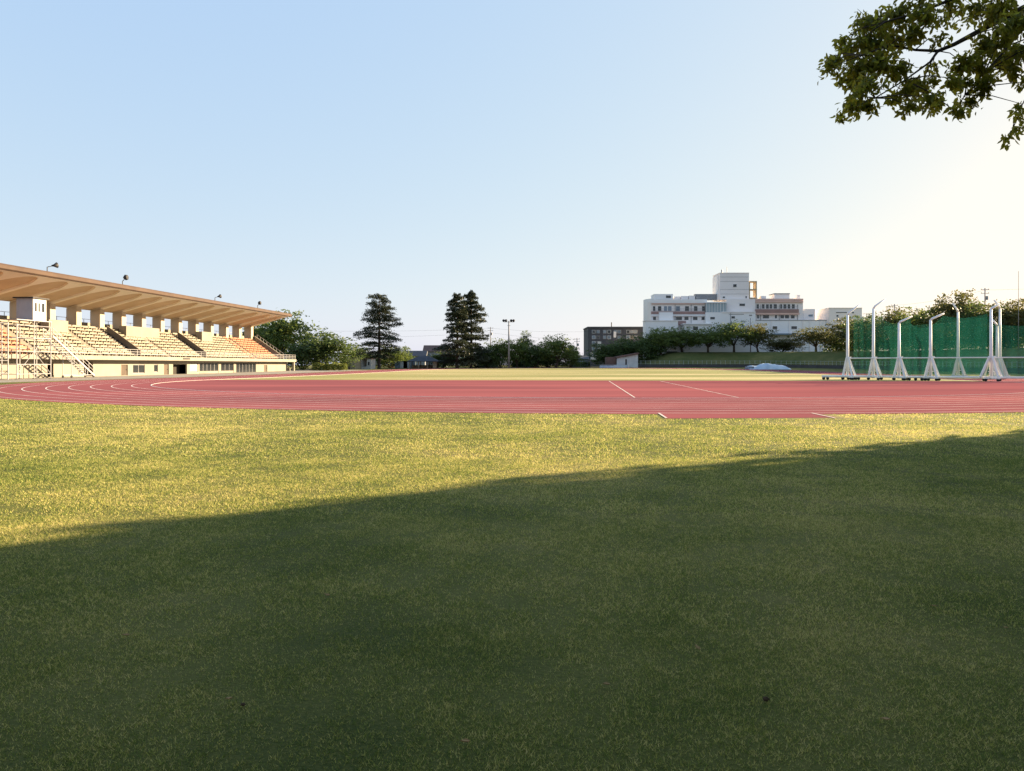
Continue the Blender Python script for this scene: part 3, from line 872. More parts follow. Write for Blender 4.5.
# loudspeakers on the roof edge
def sw(v, u, z):
    x, y = uv(v, u); return (x, y, z)
for px, tilt, lab in ((47.2, 1, 'horn loudspeaker on the roof edge nearest the scaffold booth'), (122.5, 0, 'dark round loudspeaker on the roof edge above the third bay'),
                      (215, 1, 'bent arm loudspeaker further along the roof edge'), (257.6, 0, 'round loudspeaker near the far tip of the roof')):
    v = SV(px, UF + .1)
    t = empty('loudspeaker', sw(v, UF + .1, 13.74), SR, lab, 'loudspeaker', 'loudspeakers on the grandstand roof')
    m = MB(); m.tube([(0, 0, -.05), (0, 0, .55), (.15, -.1, .62)], .06, 6); m.build('post', M['dark'], t)
    if tilt:
        m = MB(); m.tube([(.15, -.1, .62), (.75, -.3, .82)], .05, 6); m.build('arm', M['dark'], t)
        m = MB(); m.tube([(.55, -.2, .8), (.8, -.3, .86), (1.15, -.45, .95), (1.17, -.46, .955)], [.1, .16, .38, .3], 10); m.build('horn', M['dark'], t, True)
    else:
        m = MB(); m.tube([(.1, -.05, .6), (.35, -.2, 1.0)], .05, 6); m.build('arm', M['dark'], t)
        m = MB(); m.tube([(.35, .05, 1.05), (.4, -.2, 1.1), (.45, -.5, 1.12), (.45, -.52, 1.12)], [.18, .42, .36, .25], 12); m.build('horn', M['dark'], t, True)

# scaffold tower with the photo-finish booth on it, and its stair
tv, tu = 2.4, 66.15
tx, ty = uv(tv, tu)
sc = empty('scaffold_tower', (tx, ty, 0.0), SR, 'white tube scaffold tower in front of the grandstand', 'scaffold')
TO = (tv, tu, 0)
for v in (-.2, 2.5, 5.2):
    for u in (66.0, 67.9):
        m = MB(TO); m.tube([(v, u, 0.0), (v, u, 7.0 if v > 0 else 6.6)], .065, 6); m.build('pole', M['scaff'], sc)
        m = MB(TO); m.box(v - .16, v + .16, u - .16, u + .16, 0.001, .06); m.build('foot_plate', M['dark'], sc)
m = MB(TO)
for z in (.6, 1.75, 3.3, 4.9, 6.4):
    for u in (66.0, 67.9): m.tube([(-.2, u, z), (5.2, u, z)], .045, 6)
    for v in (-.2, 2.5, 5.2): m.tube([(v, 66.0, z), (v, 67.9, z)], .045, 6)
m.build('ledger', M['scaff'], sc)
m = MB(TO)
for z0, z1, a, b in ((.6, 3.3, -.2, 2.5), (3.3, 6.4, 2.5, -.2), (.6, 3.3, 5.2, 2.5), (3.3, 6.4, 2.5, 5.2)):
    m.tube([(a, 66.0, z0), (b, 66.0, z1)], .035, 6)
m.build('brace', M['scaff'], sc)
m = MB(TO); m.box(-.3, 5.3, 65.9, 68.0, 7.0, 7.08); m.box(2.3, 5.3, 65.95, 67.95, 4.92, 4.97); m.build('deck', M['galv'], sc)
# dark second scaffold at the left edge
sc2 = empty('scaffold_tower', (*uv(-2.4, 66.0), 0), SR, 'darker grey scaffold frame at the left edge of the photo', 'scaffold')
for v in (-.9, .9):
    for u in (0, 1.6):
        m = MB(); m.tube([(v, u, 0), (v, u, 6.6)], .07, 6); m.build('pole', M['galv'], sc2)
m = MB()
for z in (.7, 2.2, 4.3, 6.5):
    for u in (0, 1.6): m.tube([(-.9, u, z), (.9, u, z)], .045, 6)
    for v in (-.9, .9): m.tube([(v, 0, z), (v, 1.6, z)], .045, 6)
m.build('ledger', M['galv'], sc2)
bo = empty('timing_booth', (tx, ty, 7.08), SR, 'small booth with grey side and white window front on the scaffold', 'booth')
BO = (tv, tu, 7.08)
m = MB(BO); m.box(2.4, 4.6, 66.15, 68.25, 7.08, 9.75); m.build('walls', M['boothgrey'], bo)
m = MB(BO); m.box(2.42, 4.58, 66.10, 66.15, 7.1, 9.74); m.build('front_panel', M['boothwhite'], bo)
for a, b in ((2.62, 3.05), (3.2, 3.55), (3.75, 4.3)):
    m = MB(BO); m.box(a, b, 66.07, 66.10, 8.1, 9.3); f_ = m.build('window', M['steel'], bo)
    m = MB(BO); m.box(a + .06, b - .06, 66.05, 66.07, 8.16, 9.24); m.build('pane', M['glass'], f_)
m = MB(BO); m.box(2.1, 4.8, 65.85, 68.5, 9.75, 9.9); m.build('roof', M['dark'], bo)
ss = empty('access_stair', (*uv(9.5, 66.6), 0), SR, 'white wheeled access stair leaning to the scaffold tower', 'stair')
AO = (9.5, 66.6, 0)
for u in (66.05, 67.35):
    m = MB(AO); m.bar((5.6, u, 5.3), (13.3, u, .25), .10, .22); m.build('stringer', M['scaff'], ss)
    m = MB(AO)
    m.bar((5.6, u, 6.3), (13.3, u, 1.3), .06); m.bar((5.6, u, 5.8), (13.3, u, .8), .05)
    for q in range(8):
        f_ = q / 7; m.bar((5.6 + 7.7 * f_, u, 5.3 - 5.05 * f_), (5.6 + 7.7 * f_, u, 6.3 - 5.0 * f_), .06)
    m.build('handrail', M['scaff'], ss)
for q in range(18):
    f_ = (q + .5) / 18
    m = MB(AO); m.box(5.6 + 7.7 * f_ - .16, 5.6 + 7.7 * f_ + .16, 66.1, 67.3, 5.3 - 5.05 * f_ - .03, 5.3 - 5.05 * f_ + .02); m.build('tread', M['scaff'], ss)
m = MB(AO)
for v in (9.0, 12.0):
    for u in (66.1, 67.3): m.bar((v, u, .3), (v, u, 5.2 - (v - 5.6) * .656), .07)
m.bar((9.0, 66.1, .35), (13.4, 66.1, .35), .08); m.bar((9.0, 67.3, .35), (13.4, 67.3, .35), .08)
m.build('frame', M['scaff'], ss)
for v in (9.0, 13.2):
    for u in (66.1, 67.3):
        m = MB(AO); m.disc((v, u, .17), (0, 1, 0), .17, .1); m.build('wheel', M['rubber'], ss)

# ------------------------------------------------------------------ hammer cage
def mast(px, Y, top, arm_dx, arm_dz, label, gate=False, arm_dy=0.0):
    X = gx(px, Y); z0 = zg(Y)
    t = empty('cage_post', (X, Y, z0), 0, label, 'cage post', 'white posts of the throwing cage')
    ztop = H + (HY - top) / F * Y - z0
    jt = 2.55
    m = MB(); m.tube([(0, 0, .2), (0, 0, jt), (0, 0, ztop)], [.17, .16, .12], 10); m.build('mast', M['steel'], t, True)
    m = MB(); m.tube([(0, 0, ztop - .05), (arm_dx * .12, arm_dy * .12, ztop + arm_dz * .22), (arm_dx, arm_dy, ztop + arm_dz)], [.12, .11, .08], 8); m.build('arm', M['steel'], t, True)
    for sx_, sy_ in ((.62 if not gate else .75, 0.0), (-.35 if not gate else -.75, 0.0)):
        m = MB(); m.bar((sx_ * .2, sy_, jt), (sx_ * 1.5, sy_, .38), .20, .16); m.build('brace', M['steel'], t)
    for sy_ in (-1, 1):
        m = MB(); m.bar((0, sy_ * .2, jt - .1), (0, sy_ * 1.1, .38), .16, .14); m.build('brace', M['steel'], t)
    m = MB(); m.box(-.75, 1.15, -.14, .14, .26, .44); m.box(-.12, .12, -1.25, 1.25, .24, .40); m.build('base_frame', M['steel'], t)
    m = MB(); m.bar((-.28, -.02, 1.0), (.6, -.02, 1.0), .08); m.bar((-.1, -.12, jt), (.35, -.12, jt), .12); m.build('cross_bar', M['steel'], t)
    for wx, wy in ((-.55, 0), (.9, 0), (0, -1.1), (0, 1.1)):
        m = MB(); m.disc((wx, wy, .16), (0, 1, 0), .16, .12); m.build('wheel', M['rubber'], t)
    tip = Vector((X + arm_dx, Y + arm_dy, z0 + ztop + arm_dz))
    return Vector((X, Y, z0)), tip, t
p1 = mast(847.5, 82, 315, 1.45, 1.25, 'leftmost tall cage post with an arm rising to the right')
p2 = mast(873.3, 81, 308.5, 1.35, 1.1, 'tall cage post second from the left')
p3 = mast(899, 79, 323, 1.45, .75, 'short cage post with right leaning arm, third from the left')
p4 = mast(930.5, 77, 320, 1.45, .7, 'short cage post with right leaning arm, fourth from the left')
p6 = mast(991, 74, 309, .9, .5, 'front cage post with splayed legs before the far lit pair', gate=True)
p5 = mast(958, 88, 312, -.65, 1.05, 'sunlit rear cage post with arm bent to the left, standing alone')
p7 = mast(1000, 87, 308.5, -.75, 1.05, 'tall sunlit rear cage post behind the front post')
p8 = mast(997, 84, 326, -.75, 1.0, 'short sunlit rear cage post behind the front post')
p9 = mast(1062, 73, 309, -.9, .6, 'cage post beyond the right edge of the photo', gate=True)

def net(a, b, za, zb_, label, m='net', sag=.25, bottom=.3, seed=1):
    """hanging net between two tips, with folds"""
    rg = random.Random(seed)
    a = Vector(a); b = Vector(b); n = 26; k = 12
    d = (b - a); d.z = 0; side = Vector((-d.y, d.x, 0)).normalized()
    V = []; 
    for i in range(n + 1):
        s = i / n
        p = a.lerp(b, s)
        top = za + (zb_ - za) * s - sag * math.sin(math.pi * s)
        for j in range(k + 1):
            q = j / k
            fold = (.16 * math.sin(s * 31 + seed) + .09 * math.sin(s * 67 + 2 * seed)) * (.3 + .7 * q)
            z0 = zg(p.y)
            V.append((p.x + side.x * fold, p.y + side.y * fold, top + (z0 + bottom - top) * q))
    Fs = [(i * (k + 1) + j, (i + 1) * (k + 1) + j, (i + 1) * (k + 1) + j + 1, i * (k + 1) + j + 1) for i in range(n) for j in range(k)]
    o_ = (a.x, a.y, 0)
    V = [(x - a.x, y - a.y, z) for x, y, z in V]
    o = link('cage_net', np_mesh('cage_net', V, Fs), None, M[m], o_)
    return tag(o, label, 'net', 'green nets of the throwing cage')
t1, t2, t3, t4, t5, t6, t7 = [p[1] for p in (p1, p2, p3, p4, p5, p6, p7)]
t9 = p9[1]
net(t1 + Vector((-.6, .3, 0)), t2 + Vector((0, .3, 0)), t1.z - 1.3, t2.z - 1.9, 'green net hanging between the two tall left posts', seed=1)
net(t2 + Vector((0, .3, 0)), t3 + Vector((0, .3, 0)), t2.z - 2.4, t3.z - .2, 'green net sloping down between second and third post', 'net', .5, seed=2)
net(t3 + Vector((-.2, .35, 0)), t4 + Vector((0, .3, 0)), t3.z - .7, t4.z - .3, 'green net hanging between the two short posts', 'net2', .9, seed=3)
net(t4 + Vector((0, .3, 0)), p6[0] + Vector((-.1, .4, 0)), t4.z - .2, t4.z - .2, 'dark green net between fourth post and front post', 'net2', .35, seed=4)
net(p6[0] + Vector((0, .4, 0)), p9[0] + Vector((0, .4, 0)), 6.0, 6.2, 'green net running out of the right edge', 'net2', .4, seed=5)
net(t5 + Vector((-7, 3, 0)), t7 + Vector((0, .3, 0)), 6.6, 7.6, 'rear green net behind the lone sunlit post', 'net', .3, seed=6)
# rails tying the posts together
def rail(name, pts, z, r, label):
    m = MB(tuple(pts[0]))
    m.tube([(p.x, p.y - .2, zg(p.y) + z) for p in pts], r, 6)
    o = m.build(name, M['steel']); o.location = pts[0]
    return tag(o, label, 'rail')
ps = [p1[0], p2[0], p3[0], p4[0], p6[0], p9[0]]
rail('tie_rail', ps, 2.45, .06, 'thin white rail tying the cage posts at waist height')
rl_ = rail('base_rail', [p1[0] + Vector((-3.0, 0, 0))] + ps, .38, .13, 'thick white base rail joining the wheeled feet of the cage')
for wx in (-2.8, -2.35):
    m = MB((p1[0].x - 3.0, p1[0].y, 0)); m.disc((p1[0].x + wx, p1[0].y - .2, .16), (0, 1, 0), .16, .12); m.build('wheel', M['rubber'], rl_)
for q in range(10):
    p = p1[0].lerp(p2[0], q / 10) if q < 5 else p3[0].lerp(p4[0], (q - 4.5) / 5)
    m = MB((p1[0].x - 3.0, p1[0].y, 0)); m.disc((p.x, p.y - .2, .15), (0, 1, 0), .15, .12); m.build('wheel', M['rubber'], rl_)
m = MB((p1[0].x - 3.0, p1[0].y, 0))

# ------------------------------------------------------------------ hospital on the right
HB = 262.0
hs = empty('hospital_building', (gx(735, HB), HB, .9), 0, 'large white hospital with a square tower behind the bank trees', 'building')
def hbox(name, m, px0, px1, y0, y1, d0, depth, par=None):
    """block by its outline at the facade plane HB, d0 metres set back"""
    Y = HB + d0
    x0, x1 = gx(px0, Y), gx(px1, Y)
    z1, z0 = H + (HY - y0) / F * Y, H + (HY - y1) / F * Y
    return box_part(name, m, par or hs, x0, x1, Y, Y + depth, z0, z1, off=tuple(hs.location))
GB = 366
hbox('wing_wall', M['hosp'], 651, 707, 300.5, GB, 1.0, 14)
hbox('wing_parapet', M['hosp2'], 650.5, 707, 299.3, 303.0, .4, .6)
hbox('penthouse', M['hosp2'], 654, 673, 294.0, 299.2, 2.5, 6)
# rounded end
m = MB(tuple(hs.location)); Y = HB + 6
m.prism_z([(gx(649.5, Y) + 2.0 - 3.2 * math.sin(a) * 1.0, Y + 5 - 5.5 * math.cos(a)) for a in [i * math.pi / 10 for i in range(11)]], .5, H + (HY - 298.6) / F * Y)
m.build('curved_wall', M['hosp2'], hs)
for px0, px1, yt, yb in ((674, 680, 296.5, 299), (681, 688, 296, 299), (689, 695, 295.6, 299), (696, 701, 295, 299)):
    hbox('roof_unit', M['hosp'] if px0 < 690 else M['galv'], px0, px1, yt, yb + .5, 3, 3)
hbox('roof_screen', M['galv'], 695, 717, 294, 300, 6, 2)
hbox('pink_cornice', M['hosppink'], 652, 706, 303.2, 304.2, .5, .5)
hbox('balcony_band', M['hospbrown'], 651.5, 706, 311.4, 314.2, .2, .8)
hbox('balcony_edge', M['hosp2'], 651.5, 706, 314.4, 315.8, .1, .9)
hbox('balcony_band', M['hospbrown'], 678, 686, 321, 325, .2, .8)
def hwin(px0, px1, y0, y1, d0, g='glass', frame='hosp2'):
    f_ = hbox('window', M[frame], px0 - .35, px1 + .35, y0 - .35, y1 + .35, d0 - .08, .08)
    hbox('pane', M[g], px0, px1, y0, y1, d0 - .10, .03, f_)
for a, b in ((653, 655.3), (658, 661.3), (664, 667), (668, 671.5), (676, 680), (685, 689), (694, 697.5), (702, 704.8)):
    hwin(a, b, 306.2, 311, 1.0, 'blueglass' if 663 < a < 681 else 'glass')
for a, b in ((653, 656), (676, 682), (684.5, 688.5), (693, 697.5), (701.5, 705)):
    hwin(a, b, 316.8, 320, 1.0)
hbox('bay_block', M['hosp2'], 659.5, 673, 312.2, 321, -1.2, 2.1)
hwin(666, 671, 295.5, 298, 2.5)
hbox('front_block', M['hosp2'], 645.5, 678, 321, GB, -4, 5)
hbox('front_block_coping', M['hosp'], 645, 678.3, 320.3, 321, -4.2, 5)
hbox('porch_block', M['hosp2'], 684, 712, 324.5, GB, -3, 4)
hwin(693, 698, 326.5, 330, -3.0, 'glass')
hbox('porch_roof', M['hosp2'], 683, 713, 323.4, 324.4, -3.6, 4.6)
# tower
hbox('tower', M['hosp'], 720, 749, 273.2, 299.5, 3, 9)
hbox('tower_coping', M['hosp'], 719.7, 749.2, 272.6, 273.2, 2.9, 9.2)
hbox('tower_base', M['hosp'], 727, 755.3, 299, 312, 1.5, 12)
hbox('tower_side', M['hosp2'], 717.8, 720, 275.5, 300, 5, 7)
hwin(733.2, 736.6, 284.2, 287, 3.0); hwin(722.8, 725, 296.5, 298, 3.0); hwin(745.5, 746.8, 296, 298.3, 3.0); hwin(739.5, 745, 303.6, 306, 1.5)
jl = MB(tuple(hs.location))
for yy in (277, 281.5, 289.5, 294): 
    Y = HB + 3; z = H + (HY - yy) / F * Y
    jl.box(gx(720.3, Y), gx(748.7, Y), Y - .03, Y - .005, z - .05, z + .05)
jl.build('wall_joint', M['galv'], hs)
for px in (675, 691, 730.5, 760.5, 779.2, 797.5):
    b_ = 0.9 if px < 706 else (-1.0 if px < 750 else 1.9)
    hbox('drain_pipe', M['galv'], px, px + .45, 304.5 if px < 706 or px > 756 else 312.6, 324, b_ - .14, .12)
for px0, px1, y0 in ((653, 706, 310.2), (757, 798, 308.0)):
    m = MB(tuple(hs.location)); Y = HB + .15
    for q in (0, .55): m.box(gx(px0, Y), gx(px1, Y), Y, Y + .05, H + (HY - y0) / F * Y + q - .03, H + (HY - y0) / F * Y + q + .03)
    m.build('balcony_rail', M['galv'], hs)
# open stair frame on the tower's right
for a in (749.2, 756): hbox('frame_column', M['shedbeige'], a, a + .9, 281, 300, 4, 2)
for y in (281, 289, 297.5): hbox('frame_slab', M['shedbeige'], 749.1, 757, y, y + 1.2, 3.9, 2.3)
hbox('frame_back', M['hosp'], 753, 756, 281.5, 297, 6.3, .4)
hbox('glazed_block', M['tealglass'], 706, 726.8, 303, 312, -.5, 3)
hbox('glazed_roof', M['hosp2'], 705.5, 727, 301.8, 303, -.8, 3.6)
gl = MB(tuple(hs.location))
for q in range(8):
    px = 706.3 + q * 2.85; Y = HB - .5
    gl.box(gx(px, Y) - .06, gx(px, Y) + .06, Y - .08, Y - .005, H + (HY - 312) / F * Y, H + (HY - 303) / F * Y)
gl.build('mullion', M['hosp'], hs)
hbox('centre_block', M['hosp2'], 706, 755.5, 312.2, GB, -1, 12)
hbox('centre_ledge', M['hosp'], 722, 755.8, 311.6, 312.6, -1.25, 3)
hwin(710.3, 714.8, 317, 319.3, -1); hwin(731.5, 735, 316.2, 318.5, -1); hwin(749, 752, 314.8, 315.6, -1); hbox('lintel', M['galv'], 729, 744, 314, 314.6, -1.06, .06)
# right wing
hbox('wing_wall', M['hosp'], 755.5, 803, 299, GB, 2, 13)
hbox('wing_parapet', M['hosppink'], 755.5, 803.3, 298.6, 300.6, 1.6, .4)
hbox('pink_cornice', M['hosppink'], 755.5, 803.4, 301.2, 302.4, 1.4, .6)
hbox('balcony_band', M['hospbrown'], 755.6, 799, 309.2, 312.6, 1.0, 1.0)
hbox('balcony_edge', M['hosppink'], 755.6, 799.5, 312.8, 314.6, .9, 1.1)
for a, b in ((756.6, 759), (762, 764.5), (766, 768.8), (769.6, 772.2), (773.6, 777), (780.2, 782.2), (783.4, 786.5), (787.6, 790.3), (791.8, 794.8)):
    hwin(a, b, 304.2, 308.6, 2.0)
for a, b in ((757, 759), (763, 769), (775, 777), (780.5, 784), (785, 789), (791, 794.6)):
    hwin(a, b, 315.2, 318.4, 2.0)
hbox('penthouse', M['hosp'], 774.5, 789.5, 294, 298.8, 4, 5); hbox('penthouse_roof', M['galv'], 774, 790, 293.2, 294, 3.8, 5.4)
hbox('roof_unit', M['hosp'], 761, 766, 296, 298.8, 4, 3); hbox('roof_unit', M['hosp'], 797, 800, 295, 298.8, 4, 3)
hbox('side_block', M['hosp'], 803.2, 815, 309, GB, 3, 10)
hwin(808.5, 813, 314.5, 316.5, 3, 'blueglass')
hbox('low_block', M['hosp2'], 755.6, 830, 320.6, GB, 0, 12)
hbox('low_coping', M['galv'], 755.6, 830, 319.9, 320.6, -.15, 1)
for px in (771, 789, 802.5, 809.5, 820):
    hbox('pilaster', M['hosp'], px, px + .7, 320.7, GB, -.25, .25)
hwin(772.8, 777.2, 326.2, 329, 0); hwin(791.5, 797, 326.2, 329, 0)
hbox('canopy', M['shedblue'], 774, 798, 333.3, 334.6, -3, 2.98)
hbox('east_block', M['hosp'], 829, 862, 308.2, GB, -2, 12)
hbox('east_coping', M['hosp2'], 828.7, 862.3, 307.6, 308.2, -2.2, 12.4)
hwin(836.5, 838.5, 315, 316.8, -2); hwin(836, 847, 312, 312.8, -2); hwin(852, 854, 312, 313.2, -2)
for px in (722, 726.8):
    m = MB(tuple(hs.location)); p = at(px, 273, HB + 6); m.tube([tuple(p), (p.x, p.y, p.z + (1.2 if px < 723 else 2.3))], .09 if px > 723 else .3, 6); m.build('antenna', M['galv'], hs)

# ------------------------------------------------------------------ dark building
DB = 300.0
db = empty('office_building', (gx(615, DB), DB, .9), 0, 'dark flat roofed block left of the white hospital', 'building')
def dbox(name, m, px0, px1, y0, y1, d0, depth, par=None):
    Y = DB + d0
    return box_part(name, m, par or db, gx(px0, Y), gx(px1, Y), Y, Y + depth, H + (HY - y1) / F * Y, H + (HY - y0) / F * Y, off=tuple(db.location))
dbox('wall', M['darkbldg'], 588, 646, 327.8, 368, 0, 18)
dbox('roof_edge', M['darkbldg'], 587.6, 646.3, 326.6, 327.8, -.4, 18.6)
for y0 in (330, 335.6, 341.2, 346.8):
    for i, px in enumerate((592, 596.4, 603, 607.5, 613.8, 617.6, 626.5, 630.3, 634)):
        if y0 > 340 and px > 602: continue
        f_ = dbox('window', M['shedwhite'] if (i % 3 == 0) else M['galv'], px, px + 3.5, y0, y0 + 3.4, -.1, .1)
        dbox('pane', M['blueglass'] if (i + int(y0)) % 3 else M['glass'], px + .35, px + 3.15, y0 + .3, y0 + 3.1, -.13, .04, f_)
dbox('stair_panel', M['shedwhite'], 597.6, 601.3, 341.5, 352, -.25, .25)
dbox('light_panel', M['hosp'], 613.6, 616.2, 331.5, 337.5, -.2, .2)
dbox('entrance_panel', M['shedwhite'], 590.5, 598, 352.5, 360, -.25, .25)
m = MB(tuple(db.location)); p = at(611.5, 326.6, DB + 3); m.tube([tuple(p), (p.x, p.y, p.z + 1.8)], .2, 6); m.build('antenna', M['dark'], db)

# ------------------------------------------------------------------ small buildings at the far end
def simple_box_thing(name, px, Y, label, cat, z=None):
    return empty(name, (gx(px, Y), Y, zg(Y) if z is None else z), 0, label, cat)
# white shed with a sloping brown roof
Y = 229.0; t = simple_box_thing('storage_shed', 628, Y, 'pale shed with a sloping brown roof at the field edge', 'shed')
k = Y / F
def lx(px, px0): return (px - px0) * k
def lz(py): return H + (HY - py) * k - zg(Y)
m = MB(); m.prism_y([(lx(617, 628), -.1), (lx(638, 628), -.1), (lx(638, 628), lz(354.2)), (lx(617, 628), lz(358.2))], 0, 4.5); m.build('walls', M['shedwhite'], t)
m = MB(); m.prism_y([(lx(615.8, 628), lz(358.3)), (lx(638.8, 628), lz(353.8)), (lx(638.8, 628), lz(352.6)), (lx(615.8, 628), lz(356.6))], -.7, 5); m.build('roof', M['brownroof'], t)
m = MB(); m.box(lx(625.3, 628), lx(626.8, 628), -.06, -.002, -.05, lz(359.2)); m.build('door', M['dark'], t)
# lower dark lean-to
m = MB(); m.box(lx(606.5, 628), lx(616.6, 628), 1.0, 4, -.1, lz(357)); m.build('lean_to', M['brownroof'], t)
# low white wall / mats in front of it
t = empty('crash_mat', (gx(613, 227), 227, zg(227)), 0, 'long low pale mat lying in front of the shed', 'mat')
m = MB(); m.box(-4.2, 0.2, -.9, .9, .0, .72); m.box(.25, 4.4, -.9, .9, 0, .86); m.build('pad', M['tarp'], t)
m = MB(); m.box(-4.25, 4.45, -.95, .95, .86, .93); m.build('cover', M['shedwhite'], t)
t = empty('marker_post', (gx(628.5, 224), 224, zg(224)), 0, 'short white marker post before the shed', 'post')
m = MB(); m.tube([(0, 0, -.05), (0, 0, 1.05), (0, 0, 1.15)], [.12, .12, .05], 8); m.build('post', M['kerb'], t)
m = MB(); m.box(-.22, .22, -.22, .22, 0, .06); m.build('foot', M['galv'], t)
# covered landing mat
Y = 196.0; t = empty('landing_mat', (gx(767, Y), Y, zg(Y)), 0, 'high jump landing mat under a crumpled pale blue cover', 'mat')
g = 26; V = []; rg = random.Random(4); k = Y / F
for i in range(g + 1):
    for j in range(9):
        s = i / g; q = j / 8
        x = (747 + 42 * s - 767) * k; y = -2.2 + 4.4 * q
        hh = np.interp(s, [0, .03, .12, .25, .33, .45, .55, .7, .85, .97, 1], [.5, .95, 1.0, .85, 1.35, 1.65, 1.5, 1.25, 1.0, .35, .02])
        hh *= min(1, .35 + 2.6 * min(q, 1 - q)) if 0 < j < 8 else 0.0
        V.append((x, y, max(0, hh + (rg.uniform(-.09, .09) if 0 < j < 8 else 0))))
Fs = [(i * 9 + j, (i + 1) * 9 + j, (i + 1) * 9 + j + 1, i * 9 + j + 1) for i in range(g) for j in range(8)]
link('cover', np_mesh('mat_cover', V, Fs), t, M['tarp'])
m = MB(); m.box(-5.4, -4.2, -2.0, 2.0, 0, .8); m.build('pad', M['shedblue'], t)
# two beige sheds
Y = 202.0; k = Y / F
t = simple_box_thing('storage_shed', 351, Y, 'sunlit beige shed with a dark brown left side', 'shed'); t.rotation_euler.z = R(-48)
m = MB(); m.box(-2.0, 2.0, 0, 2.4, -.1, 3.05); m.build('walls', M['shedbeige'], t)
m = MB(); m.box(-2.2, 2.2, -.25, 2.7, 3.05, 3.2); m.build('roof', M['wood'], t)
m = MB(); m.box(-1.7, -.5, -.05, -.003, 0, 2.3); m.build('door', M['brownroof'], t)
m = MB(); m.box(2.003, 2.05, .7, 1.7, 0, 2.2); m.build('door', M['shedbeige'], t)
t = simple_box_thing('storage_shed', 366, Y - 1, 'low beige shed with a dark open bay and a white panel', 'shed'); t.rotation_euler.z = R(-25)
m = MB(); m.box(-1.6, -1.45, 0, 2.2, -.1, 2.85); m.box(.3, 1.6, 0, 2.2, -.1, 2.85); m.box(-1.45, .3, 2.0, 2.2, -.1, 2.85); m.box(-1.45, .3, 0, .1, -.1, .7); m.build('walls', M['boothwhite'], t)
m = MB(); m.box(-1.8, 1.8, -.2, 2.4, 2.85, 2.98); m.build('roof', M['brownroof'], t)
m = MB(); m.box(.7, 1.2, -.05, -.003, 1.1, 2.0); m.build('window', M['glass'], t)
# blue grey container sheds
Y = 219.0; k = Y / F
for px, w_, lab in ((402, 2.2, 'blue grey box shed with a light stripe left of the pavilion'), (409, 1.7, 'narrow blue grey box shed touching the pavilion')):
    t = simple_box_thing('box_shed', px, Y, lab, 'shed')
    m = MB(); m.box(-w_, w_, 0, 2.5, -.05, 2.1); m.build('walls', M['shedblue'], t)
    m = MB(); m.box(-w_ - .1, w_ + .1, -.1, 2.6, 2.1, 2.22); m.build('roof', M['housewall'], t)
    m = MB(); m.box(-.5, .4, -.05, -.003, .05, 1.9); m.build('door', M['shedwhite'], t)
# pavilion
Y = 214.0; t = simple_box_thing('pavilion', 424, Y, 'open pavilion with a grey hipped roof beside the cedar pair', 'pavilion')
wx, wy = 3.9, 2.6
for x in (-wx, -wx / 3, wx / 3, wx):
    for y in (-wy, wy):
        m = MB(); m.box(x - .12, x + .12, y - .12, y + .12, -.05, 2.25); m.build('post', M['wood'], t)
m = MB(); ex, ey = 4.6, 3.3
m.add([(-ex, -ey, 2.15), (ex, -ey, 2.15), (ex, ey, 2.15), (-ex, ey, 2.15), (-1.3, 0, 3.75), (1.3, 0, 3.75), (-ex, -ey, 2.0), (ex, -ey, 2.0), (ex, ey, 2.0), (-ex, ey, 2.0)],
      [(0, 1, 5, 4), (1, 2, 5), (2, 3, 4, 5), (3, 0, 4), (0, 6, 7, 1), (1, 7, 8, 2), (2, 8, 9, 3), (3, 9, 6, 0), (9, 8, 7, 6)])
m.build('roof', M['slate'], t)
m = MB(); m.box(wx - 1.0, wx - .12, -wy, wy - .15, 0, 2.0); m.box(-wx + .2, wx - 1.1, wy - .12, wy - .02, 0, 1.0); m.build('side_wall', M['wood'], t)
m = MB(); m.box(-2.4, 2.2, -.3, .3, .4, .48); m.box(-2.2, -2.0, -.25, .25, 0, .4); m.box(1.8, 2.0, -.25, .25, 0, .4); m.build('bench', M['wood'], t)
# houses behind
def house(px0, px1, yeave, yridge, Y, wall, roof, label):
    k = Y / F; w_ = (px1 - px0) / 2 * k
    t = simple_box_thing('house', (px0 + px1) / 2, Y, label, 'house')
    ze = H + (HY - yeave) * k - zg(Y); zr = H + (HY - yridge) * k - zg(Y)
    m = MB(); m.box(-w_, w_, 0, 7, -.1, ze); m.build('wall', M[wall], t)
    m = MB(); m.prism_x([(-.6, ze), (7.6, ze), (3.5, zr)], -w_ - .5, w_ + .5); m.build('roof', M[roof], t)
    for q in (-.55, 0.1, .6):
        m = MB(); m.box(w_ * q - .8, w_ * q + .8, -.06, -.002, ze - 2.2, ze - .9); f_ = m.build('window', M['shedwhite'], t)
        m = MB(); m.box(w_ * q - .7, w_ * q + .7, -.09, -.06, ze - 2.1, ze - 1.0); m.build('pane', M['blueglass'], f_)
house(424, 446, 351.5, 345, 268, 'housewall', 'brownroof', 'taller house with brown roof left of the cedar pair')
house(403, 425, 356, 350.5, 262, 'housewall', 'slate', 'lower house with dark grey roof behind the pavilion')
house(512, 534, 361, 357, 252, 'shedblue', 'slate', 'blue walled house low behind the trees right of the floodlight')
house(572, 588, 359, 355.5, 262, 'housewall', 'slate', 'grey roofed house in the gap left of the dark block')
house(474, 498, 362, 358, 250, 'shedblue', 'slate', 'blue grey house hidden low behind the trees right of cedars')
house(666, 676, 352, 348.5, 258, 'hosp2', 'slate', 'small white house between trunks on the bank')

